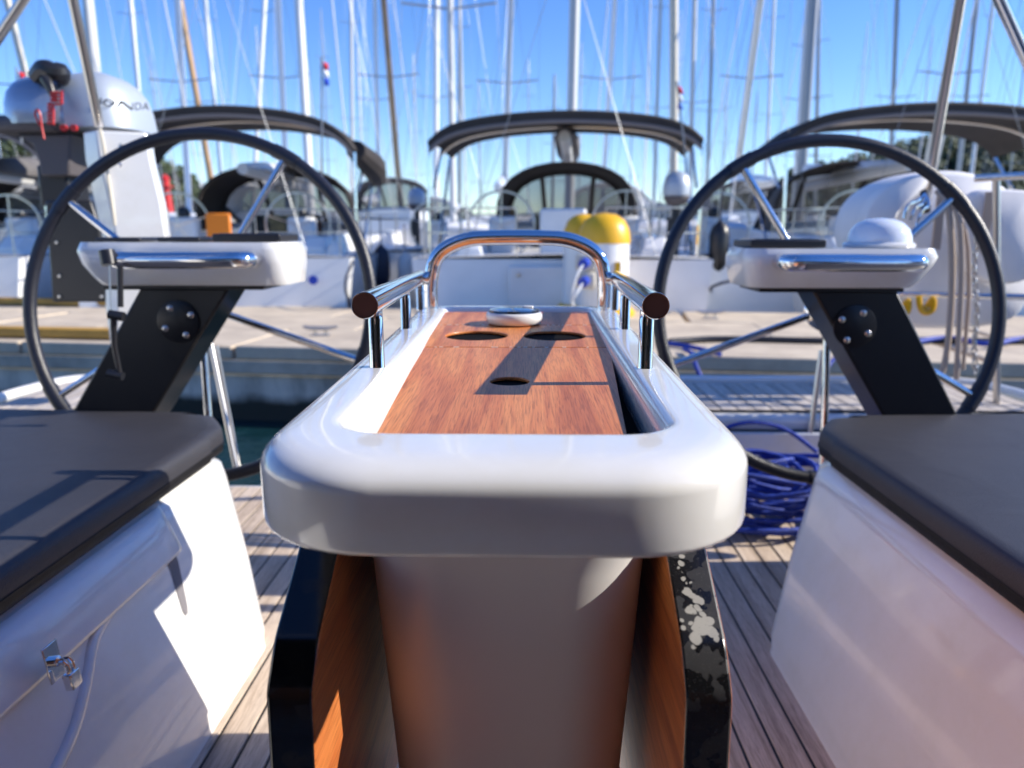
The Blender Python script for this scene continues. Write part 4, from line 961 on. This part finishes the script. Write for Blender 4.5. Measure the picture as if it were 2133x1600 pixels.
b = MB(); b.tube([PY(225, 778, 1.65)-o0, PY(256, 784, 1.65)-o0], .010, 12); b.build('foot', M['plastic'], t)
b = MB(); b.tube([PY(228, 552, 1.67)-o0, PY(231, 650, 1.66)-o0], .002, 6); b.build('lanyard', M['steelb'], t)

# ------------------------------------------------------------------ STERN GEAR
def tube_thing(name, pts, r, m_, label, cat, group=None, it=0):
    c = Vector(pts[0]); b = MB(); b.tube([p-c for p in (smoothpath(pts, it) if it else [Vector(q) for q in pts])], r, 14); return b.build(name, M[m_], loc=c, label=label, cat=cat, group=group, smooth=70)
G3 = 'steel bimini poles rising from the stern'
tube_thing('steel_pole', [PY(207, 262, 2.70), PY(152, 0, 2.50), PY(120, -160, 2.4)], .0165, 'steelb', 'stainless steel pole rising past the outboard cowling', 'pole', G3)
tube_thing('steel_pole', [PY(-25, 110, 2.5), PY(48, 0, 2.45), PY(110, -100, 2.4)], .0155, 'steelb', 'stainless steel pole crossing the top left corner', 'pole', G3)
tube_thing('steel_pole', [PY(1926, 430, 2.9), PY(1944, 330, 2.8), PY(2001, 0, 2.5), PY(2030, -160, 2.35)], .0165, 'steelb', 'long stainless steel pole slanting down inside the right wheel', 'pole', G3)
tube_thing('steel_pole', [PY(2160, 170, 2.5), PY(2083, 0, 2.4), PY(2040, -100, 2.3)], .018, 'steel', 'bright stainless steel pole crossing the top right corner', 'pole', G3)
G4 = 'steel gate legs at the stern opening'
tube_thing('gate_leg', [PY(436, 700, 2.46), PY(492, 975, 2.36)], .0085, 'steelb', 'slim steel leg right of the left pedestal, left one of two', 'rail leg', G4)
tube_thing('gate_leg', [PY(450, 720, 2.50), PY(500, 985, 2.46), PY(540, 975, 2.5)], .0075, 'steelb', 'slim steel leg right of the left pedestal, bent at its foot', 'rail leg', G4)
tube_thing('gate_leg', [PY(1712, 730, 2.62), PY(1688, 905, 2.58)], .0105, 'steelb', 'slim steel leg left of the right pedestal', 'rail leg', G4)
# rail carrying the liferaft at right
tube_thing('pushpit_rail', [PY(1860, 612, 2.9), PY(2260, 622, 2.6)], .0125, 'steel', 'horizontal steel rail crossing the lower part of the white raft cover', 'rail', 'pushpit rails')
tube_thing('pushpit_rail', [PY(2030, 372, 2.72), PY(2300, 356, 2.5)], .0125, 'steel', 'upper steel rail in front of the white raft cover at right', 'rail', 'pushpit rails')
tube_thing('rail_post', [PY(2075, 375, 2.7), PY(2076, 840, 2.75)], .0125, 'steelb', 'upright steel rail post at the right stern quarter', 'post')

# outboard motor -------------------------------------------------------
om = empty('outboard_motor', PY(150, 630, 2.95), label='silver outboard motor with red coiled kill cord stowed on the left stern rail', cat='outboard motor'); oo = om.location.copy()
def cowl(xa, xb, z0, z1, yc, dy, skew):
    rg = []
    for q, f in ((0, 1), (.15, 1.01), (.4, .99), (.62, .93), (.8, .80), (.92, .60), (1, .3)):
        z = z0+(z1-z0)*q; cx = (xa+xb)/2+skew*q; hx_ = (xb-xa)/2*f
        rg.append([Vector((cx+hx_*math.copysign(abs(math.cos(a))**.7, math.cos(a)), yc+dy*f*math.copysign(abs(math.sin(a))**.7, math.sin(a)), z)) for a in [6.28318*k/32 for k in range(32)]])
    return rg
c0, c1 = PY(36, 268, 2.9), PY(175, 268, 2.9); tp = PY(120, 160, 2.9).z
b = MB(); b.loft([[p-oo for p in r] for r in cowl(c0.x, c1.x+.06, c0.z, tp, 2.92, .17, .0)], True, True, True); b.build('cowling_front', M['silver'], om, smooth=70)
c2 = PY(293, 275, 2.9)
b = MB(); b.loft([[p-oo for p in r] for r in cowl(c1.x-.08, c2.x, c0.z-.01, tp+.015, 2.95, .185, -.02)], True, True, True); b.build('cowling_rear', M['silverl'], om, smooth=70)
b = MB(); p = PY(22, 250, 2.9); q = PY(165, 285, 2.9); b.box(p.x, q.x, 2.76, 3.06, q.z, p.z); b.v = [v-oo for v in b.v]; b.build('cowling_tray', M['rubber'], om, bevel=.025, seg=3)
b = MB(); rg = []
for px0, px1, py in ((60, 175, 285), (95, 172, 305), (108, 172, 340), (112, 170, 370)):
    a, c = PY(px0, py, 2.88), PY(px1, py, 2.88); rg.append([Vector((a.x, 2.8, a.z))-oo, Vector((c.x, 2.8, a.z))-oo, Vector((c.x, 3.0, a.z))-oo, Vector((a.x, 3.0, a.z))-oo])
b.loft(rg, True, True, True); b.build('bellows', M['rubber'], om, bevel=.008)
a, c = PY(88, 345, 2.88), PY(165, 600, 2.88)
b = MB(); b.box(a.x, PY(150, 345, 2.88).x, 2.84, 2.98, PY(100, 430, 2.88).z, a.z); b.v = [v-oo for v in b.v]; b.build('clamp_bracket', M['plastic'], om, bevel=.01)
rg = []
for px0, px1, py in ((104, 196, 418), (106, 214, 470), (114, 226, 560), (118, 232, 628)):
    a, c = PY(px0, py, 2.85), PY(px1, py, 2.85); rg.append([Vector((a.x, 2.82, a.z))-oo, Vector((c.x, 2.82, c.z))-oo, Vector((c.x, 2.87, c.z))-oo, Vector((a.x, 2.87, a.z))-oo])
b = MB(); b.loft(rg, True, True, True); b.build('mounting_board', M['plastic'], om, bevel=.008)
for px, py in ((124, 575), (124, 618), (212, 618), (118, 505)):
    b = MB(); b.lathe([(.007, 0), (.006, .003), (.001, .004)], (0, 0, 0), 12, Matrix.Translation(PY(px, py, 2.817)-oo) @ Matrix.Rotation(R(90), 4, 'X')); b.build('screw', M['steelb'], om)
# carrying handle and strap
b = MB(); b.tube([p-oo for p in smoothpath([PY(78, 160, 2.78), PY(92, 140, 2.75), PY(112, 152, 2.75), PY(130, 148, 2.77), PY(122, 165, 2.78)], 2)], .032, 10); b.build('starter_handle', M['plastic'], om)
b = MB(); b.tube([p-oo for p in [PY(95, 165, 2.73), PY(104, 182, 2.72), PY(113, 205, 2.72)]], [.020, .016, .010], 10); b.build('strap', M['plastic'], om)
b = MB(); pts = []
for k in range(110):
    u = k/109; py = 190+u*70; a = u*6.28*9; w = 12 if u < .35 else 6
    c = PY((118 if u < .35 else 106)+w*math.cos(a), py+3*math.sin(a), 2.71); pts.append(c-oo)
b.tube(pts, .0042, 6); b.build('kill_cord', M['red'], om, smooth=80)
b = MB(); b.tube([p-oo for p in smoothpath([PY(84, 262, 2.72), PY(72, 240, 2.72), PY(76, 226, 2.72), PY(84, 236, 2.72), PY(86, 262, 2.72), PY(92, 290, 2.72)], 2)], .004, 6); b.build('cord_loop', M['red'], om)
for px in (135, 156): b = MB(); b.lathe([(.012, 0), (.012, .01)], (0, 0, 0), 12, Matrix.Translation(PY(px, 267, 2.755)-oo) @ Matrix.Rotation(R(90), 4, 'X')); b.build('button', M['red'], om)
# maker's lettering on the cowling side
tx = bpy.data.curves.new('lettering', 'FONT'); tx.body = 'HONDA'; tx.size = .038; tx.extrude = .003; tx.align_x = 'CENTER'; tx.space_character = 1.08; tx.shear = .15
tmp = bpy.data.objects.new('tmp', tx); S.collection.objects.link(tmp); dg = bpy.context.evaluated_depsgraph_get(); me = bpy.data.meshes.new_from_object(tmp.evaluated_get(dg)); bpy.data.objects.remove(tmp)
me.materials.clear(); me.materials.append(M['dark'])
xa_, xb_ = c1.x-.08, c2.x; z0_ = c0.z-.01; z1_ = tp+.015; tc_ = PY(238, 220, 2.77)
for v in me.vertices:                                  # wrap the letters round the cowling
    x, z = tc_.x+v.co.x, tc_.z+v.co.y; q = (z-z0_)/(z1_-z0_); f = 1.01 if q < .15 else 1.01-.02*(q-.15)/.25 if q < .4 else .99-.06*(q-.4)/.22 if q < .62 else .93-.13*(q-.62)/.18
    u = min(.98, abs((x-((xa_+xb_)/2-.02*q))/((xb_-xa_)/2*f))); ca = u**(1/.7); sa = (1-ca*ca)**.5
    v.co = Vector((v.co.x, v.co.y, 2.77-(2.95-.185*f*sa**.7-.012-.0008*(v.co.z > 0))))
lo = bpy.data.objects.new('lettering', me); S.collection.objects.link(lo); lo.parent = om
lo.location = tc_-oo; lo.rotation_euler = (R(90), 0, 0)
# white moulded column beside the motor (lifting davit)
dv = empty('lifting_davit', PY(240, 700, 2.9), label='tall white moulded column standing behind the left console', cat='davit'); do = dv.location.copy()
rg = []
for xa, xb, py in ((158, 286, 272), (163, 296, 330), (182, 318, 420), (205, 333, 520), (206, 322, 640), (214, 300, 700), (222, 262, 745)):
    a, c = PY(xa, py, 2.66), PY(xb, py, 2.66); xm = a.x+(c.x-a.x)*.34
    rg.append([Vector((a.x, 2.70, a.z))-do, Vector((xm, 2.655, a.z))-do, Vector((c.x, 2.72, a.z))-do, Vector((c.x-.02, 2.80, a.z))-do, Vector((a.x+.02, 2.78, a.z))-do])
b = MB(); b.loft(rg[::-1], True, True, True); b.build('column', M['gel'], dv, smooth=20, bevel=.006)
b = MB(); b.tube([PY(252, 300, 2.655)-do, PY(246, 340, 2.65)-do, PY(252, 346, 2.65)-do], .008, 8); b.build('hook', M['steelb'], dv)
b = MB(); a = PY(205, 268, 2.64); b.tube([PY(208, 268, 2.64)-do, PY(215, 300, 2.645)-do, PY(240, 470, 2.66)-do], .006, 8); b.build('corner_trim', M['cream'], dv)

# liferaft cover --------------------------------------------------------
lr = empty('liferaft', PY(2000, 690, 3.0), label='big white fabric liferaft bag hanging on the right pushpit', cat='liferaft'); ro = lr.location.copy()
def blob(cps, yc, dy, name, m_, par, off, n=10):
    """cushion-like body: outline polygon in x/z, domed front and back"""
    cpts = smoothpath(cps, 3, closed=True); cen = sum(cpts, Vector())/len(cpts); b = MB(); rings = []
    for k in range(-n, n+1):
        u = k/n; f = (1-abs(u)**3.2)**.5 if abs(u) < 1 else .02; f = max(f, .02) if abs(u) == 1 else .80+.20*f if abs(u) < .95 else .6
        rings.append([Vector((cen.x+(p.x-cen.x)*f, yc+dy*u, cen.z+(p.z-cen.z)*f))-off for p in cpts])
    b.loft(rings, True, True, True); return b.build(name, m_ if not isinstance(m_, str) else M[m_], par, smooth=80)
o1 = [PY(x, y, 2.9) for x, y in ((1792, 520), (1790, 455), (1815, 405), (1880, 365), (1960, 350), (2040, 352), (2110, 380), (2160, 440), (2175, 560), (2150, 660), (2090, 685), (1990, 690), (1900, 690), (1850, 660), (1840, 600))]
blob(o1, 3.05, .16, 'raft_bag', 'cover', lr, ro)
b = MB()
o2 = [PY(x, y, 2.85) for x, y in ((1800, 545), (1785, 470), (1806, 412), (1862, 372), (1925, 362), (1920, 392), (1868, 425), (1842, 475), (1846, 540))]
blob(o2, 2.84, .05, 'horseshoe_cover', 'cover', lr, ro, 6)
o3 = [PY(x, y, 2.75) for x, y in ((2020, 395), (2133, 390), (2200, 400), (2210, 590), (2030, 600))]
blob(o3, 2.84, .04, 'side_pocket', 'cover', lr, ro, 6)
for px, py in ((1962, 450), (2063, 460)):
    b = MB(); a = PY(px, 400, 2.78); c = PY(px, 520, 2.78); b.box(a.x-.015, a.x+.015, 2.775, 2.785, c.z, a.z); b.v = [v-ro for v in b.v]; b.build('webbing_strap', M['beige_rope'], lr)
# ropes hanging in front of it
G5 = 'ropes hanging beside the liferaft'
rope('hanging_rope', [PY(1952, 398, 2.66), PY(1975, 420, 2.62), PY(1984, 520, 2.62), PY(1982, 640, 2.62), PY(1970, 760, 2.62), PY(1950, 800, 2.62)], .011, 'beige_rope', 'thick beige rope hanging leftmost in front of the liferaft bag', group=G5)
rope('hanging_rope', [PY(1962, 402, 2.65), PY(1998, 440, 2.60), PY(2004, 540, 2.60), PY(2000, 650, 2.60), PY(1992, 790, 2.60)], .010, 'beige_rope', 'beige rope hanging second in the bundle before the liferaft', group=G5)
rope('hanging_rope', [PY(1968, 410, 2.66), PY(2014, 470, 2.63), PY(2020, 600, 2.63), PY(2012, 700, 2.63), PY(2006, 770, 2.63)], .007, 'beige_rope', 'thin beige rope hanging on the right of the bundle', group=G5)
ch = empty('chain', PY(2034, 440, 2.64), label='dark grey chain hanging right of the beige ropes', cat='chain'); co = ch.location.copy()
for k in range(26):
    p = PY(2032+3*math.sin(k*.5), 445+k*13, 2.64)
    if k == 0:
        b = MB(); b.tube([(.008*math.cos(a), 0, .0165*math.sin(a)) for a in [6.28318*i/12 for i in range(12)]], .0032, 6, closed=True); l0 = b.build('chain_link', M['steelb'], ch); l0.location = p-co
    else:
        l1 = l0.copy(); S.collection.objects.link(l1); l1.location = p-co; l1.rotation_euler = (0, 0, R(90)*(k % 2))
# yellow loops
for k, (px, py) in enumerate(((1878, 632), (1930, 628))):
    c = PY(px, py, 2.74); b = MB(); b.tube(smoothpath([(-.03, 0, .02), (-.02, 0, -.03), (.005, 0, -.045), (.03, 0, -.03), (.025, 0, .02), (.01, .01, -.02), (-.01, 0, -.025)], 2), .011, 8)
    b.build('yellow_cord', M['yellow'], loc=c, label=('bunch of yellow cord under the liferaft bag, left one', 'bunch of yellow cord under the liferaft bag, right one')[k], cat='cord', group='yellow cords below the liferaft')
# hook cluster at the foot of the right pole
t = empty('rail_fitting', PY(1925, 430, 2.6), label='cluster of bent steel tubes at the foot of the long right pole', cat='fitting'); fo = t.location.copy()
for k, (a, c, e) in enumerate((((1884, 455), (1890, 425), (1915, 418)), ((1896, 460), (1906, 430), (1925, 425)), ((1910, 470), (1920, 435), (1938, 428)))):
    b = MB(); b.tube([p-fo for p in smoothpath([PY(*a, 2.6), PY(*c, 2.6), PY(*e, 2.62), PY(1926, 405, 2.65)], 2)], .006, 8); b.build('bent_tube', M['steel'], t)
b = MB(); b.tube([PY(1926, 400, 2.7)-fo, PY(1928, 440, 2.66)-fo], .016, 10); b.build('clamp', M['plastic'], t)

# blue rope coil and hose on the floor ---------------------------------
cc = PZ(1592, 1085, SOLE); rp = random.Random(5); b = MB()
pts = []
for k in range(21*22):
    a = k/22*6.28318; lay = k/(21*22); w = .155+.055*math.sin(lay*23)+.035*math.sin(a*.37+1)
    pts.append(Vector((w*(1.25-.3*lay)*math.cos(a)+.05*math.sin(lay*31), w*(.9-.2*lay)*math.sin(a)+.04*math.cos(lay*17), .009+lay*.15+(.012+.05*lay)*abs(math.sin(a*.5+lay*40)))))
b.tube(pts, .0075, 8); b.build('rope_coil', M['blue_rope'], loc=cc, smooth=80, label='messy coil of blue rope lying on the cockpit floor by the right seat', cat='rope')
c = Vector((.80, 2.57, -.80)); b = MB(); b.tube([p-c for p in smoothpath([(c.x-.13, 2.5, SOLE+.05), (c.x-.14, 2.55, -.80), (c.x-.11, 2.57, -.69), (c.x, 2.57, -.655), (c.x+.13, 2.57, -.68), (c.x+.22, 2.5, -.75)], 3)], .0075, 8); b.build('hose_loop', M['blue_rope'], loc=c, label='loop of blue hose standing against the white stern locker panel', cat='hose', smooth=80)

# ------------------------------------------------------------------ own boat forward of the lens (seen only in reflections; also holds off stray light)
cab = empty('cabin', (0, -.70, SOLE), label='white cabin front with companionway and brown shading sprayhood added behind the viewpoint', cat='cabin')
b = MB(); b.box(-1.75, 1.75, -1.0, .0, 0, .55); b.box(-1.75, -.62, -.95, .0, .551, 1.05); b.box(.62, 1.75, -.95, .0, .551, 1.05); b.build('bulkhead', M['gel'], cab, bevel=.03)
b = MB(); b.box(-.6, .6, -.3, .01, .1, 1.06); b.build('companionway', M['leafwood'], cab)
b = MB(); rg = []
for y, hw, h in ((.78, 1.45, .62), (.3, 1.45, .72), (-1.5, 1.3, .3)):
    rg.append([Vector((-hw*1.03, y, .42))]+[Vector((-hw*math.cos(math.pi*i/16), y, 1.0+h*math.sin(math.pi*i/16)**.6)) for i in range(17)]+[Vector((hw*1.03, y, .42))])
b.loft(rg, False); b.build('sprayhood', M['canvas'], cab, smooth=60)  # unseen hood, drawn aft and down to shade the cockpit

# neighbours lying alongside, bows the other way
for sx, lab in ((-1, 'white sailboat lying alongside to the left, outside the picture'), (1, 'white sailboat lying alongside to the right, outside the picture')):
    n_ = make_boat(12, 3.8, 'alum', .18, 17, 6, hood=True); helm_gear(n_, 3.8)
    n_.location = (sx*4.75, 2.9, WATER); n_.rotation_euler = (0, 0, math.pi); tag(n_, lab, 'sailboat', 'sailboats lying alongside')

# unseen coamings beside the companionway, added to shade the forward cockpit floor
for sx, lab in ((-1, 'unseen white coaming added for shade at left beside the companionway'), (1, 'unseen white coaming added for shade at right beside the companionway')):
    cm = empty('shade_coaming', (sx*1.45, -.1, -.5), label=lab, cat='coaming', group='added shading coamings of the own yacht')
    b = MB(); b.loft([[Vector((-.14, y, 0)), Vector((-.10, y, h)), Vector((.10, y, h)), Vector((.16, y, 0))] for y, h in ((-.6, .60), (.35, .60), (.53, .5))], True, True, True); b.build('coaming_body', M['gel'], cm, bevel=.02)
    b = MB(); b.lathe([(.075, .60), (.075, .63), (.055, .65), (.05, .71), (.07, .74), (.07, .76), (.03, .765)], n=24); b.build('winch', M['steel'], cm)
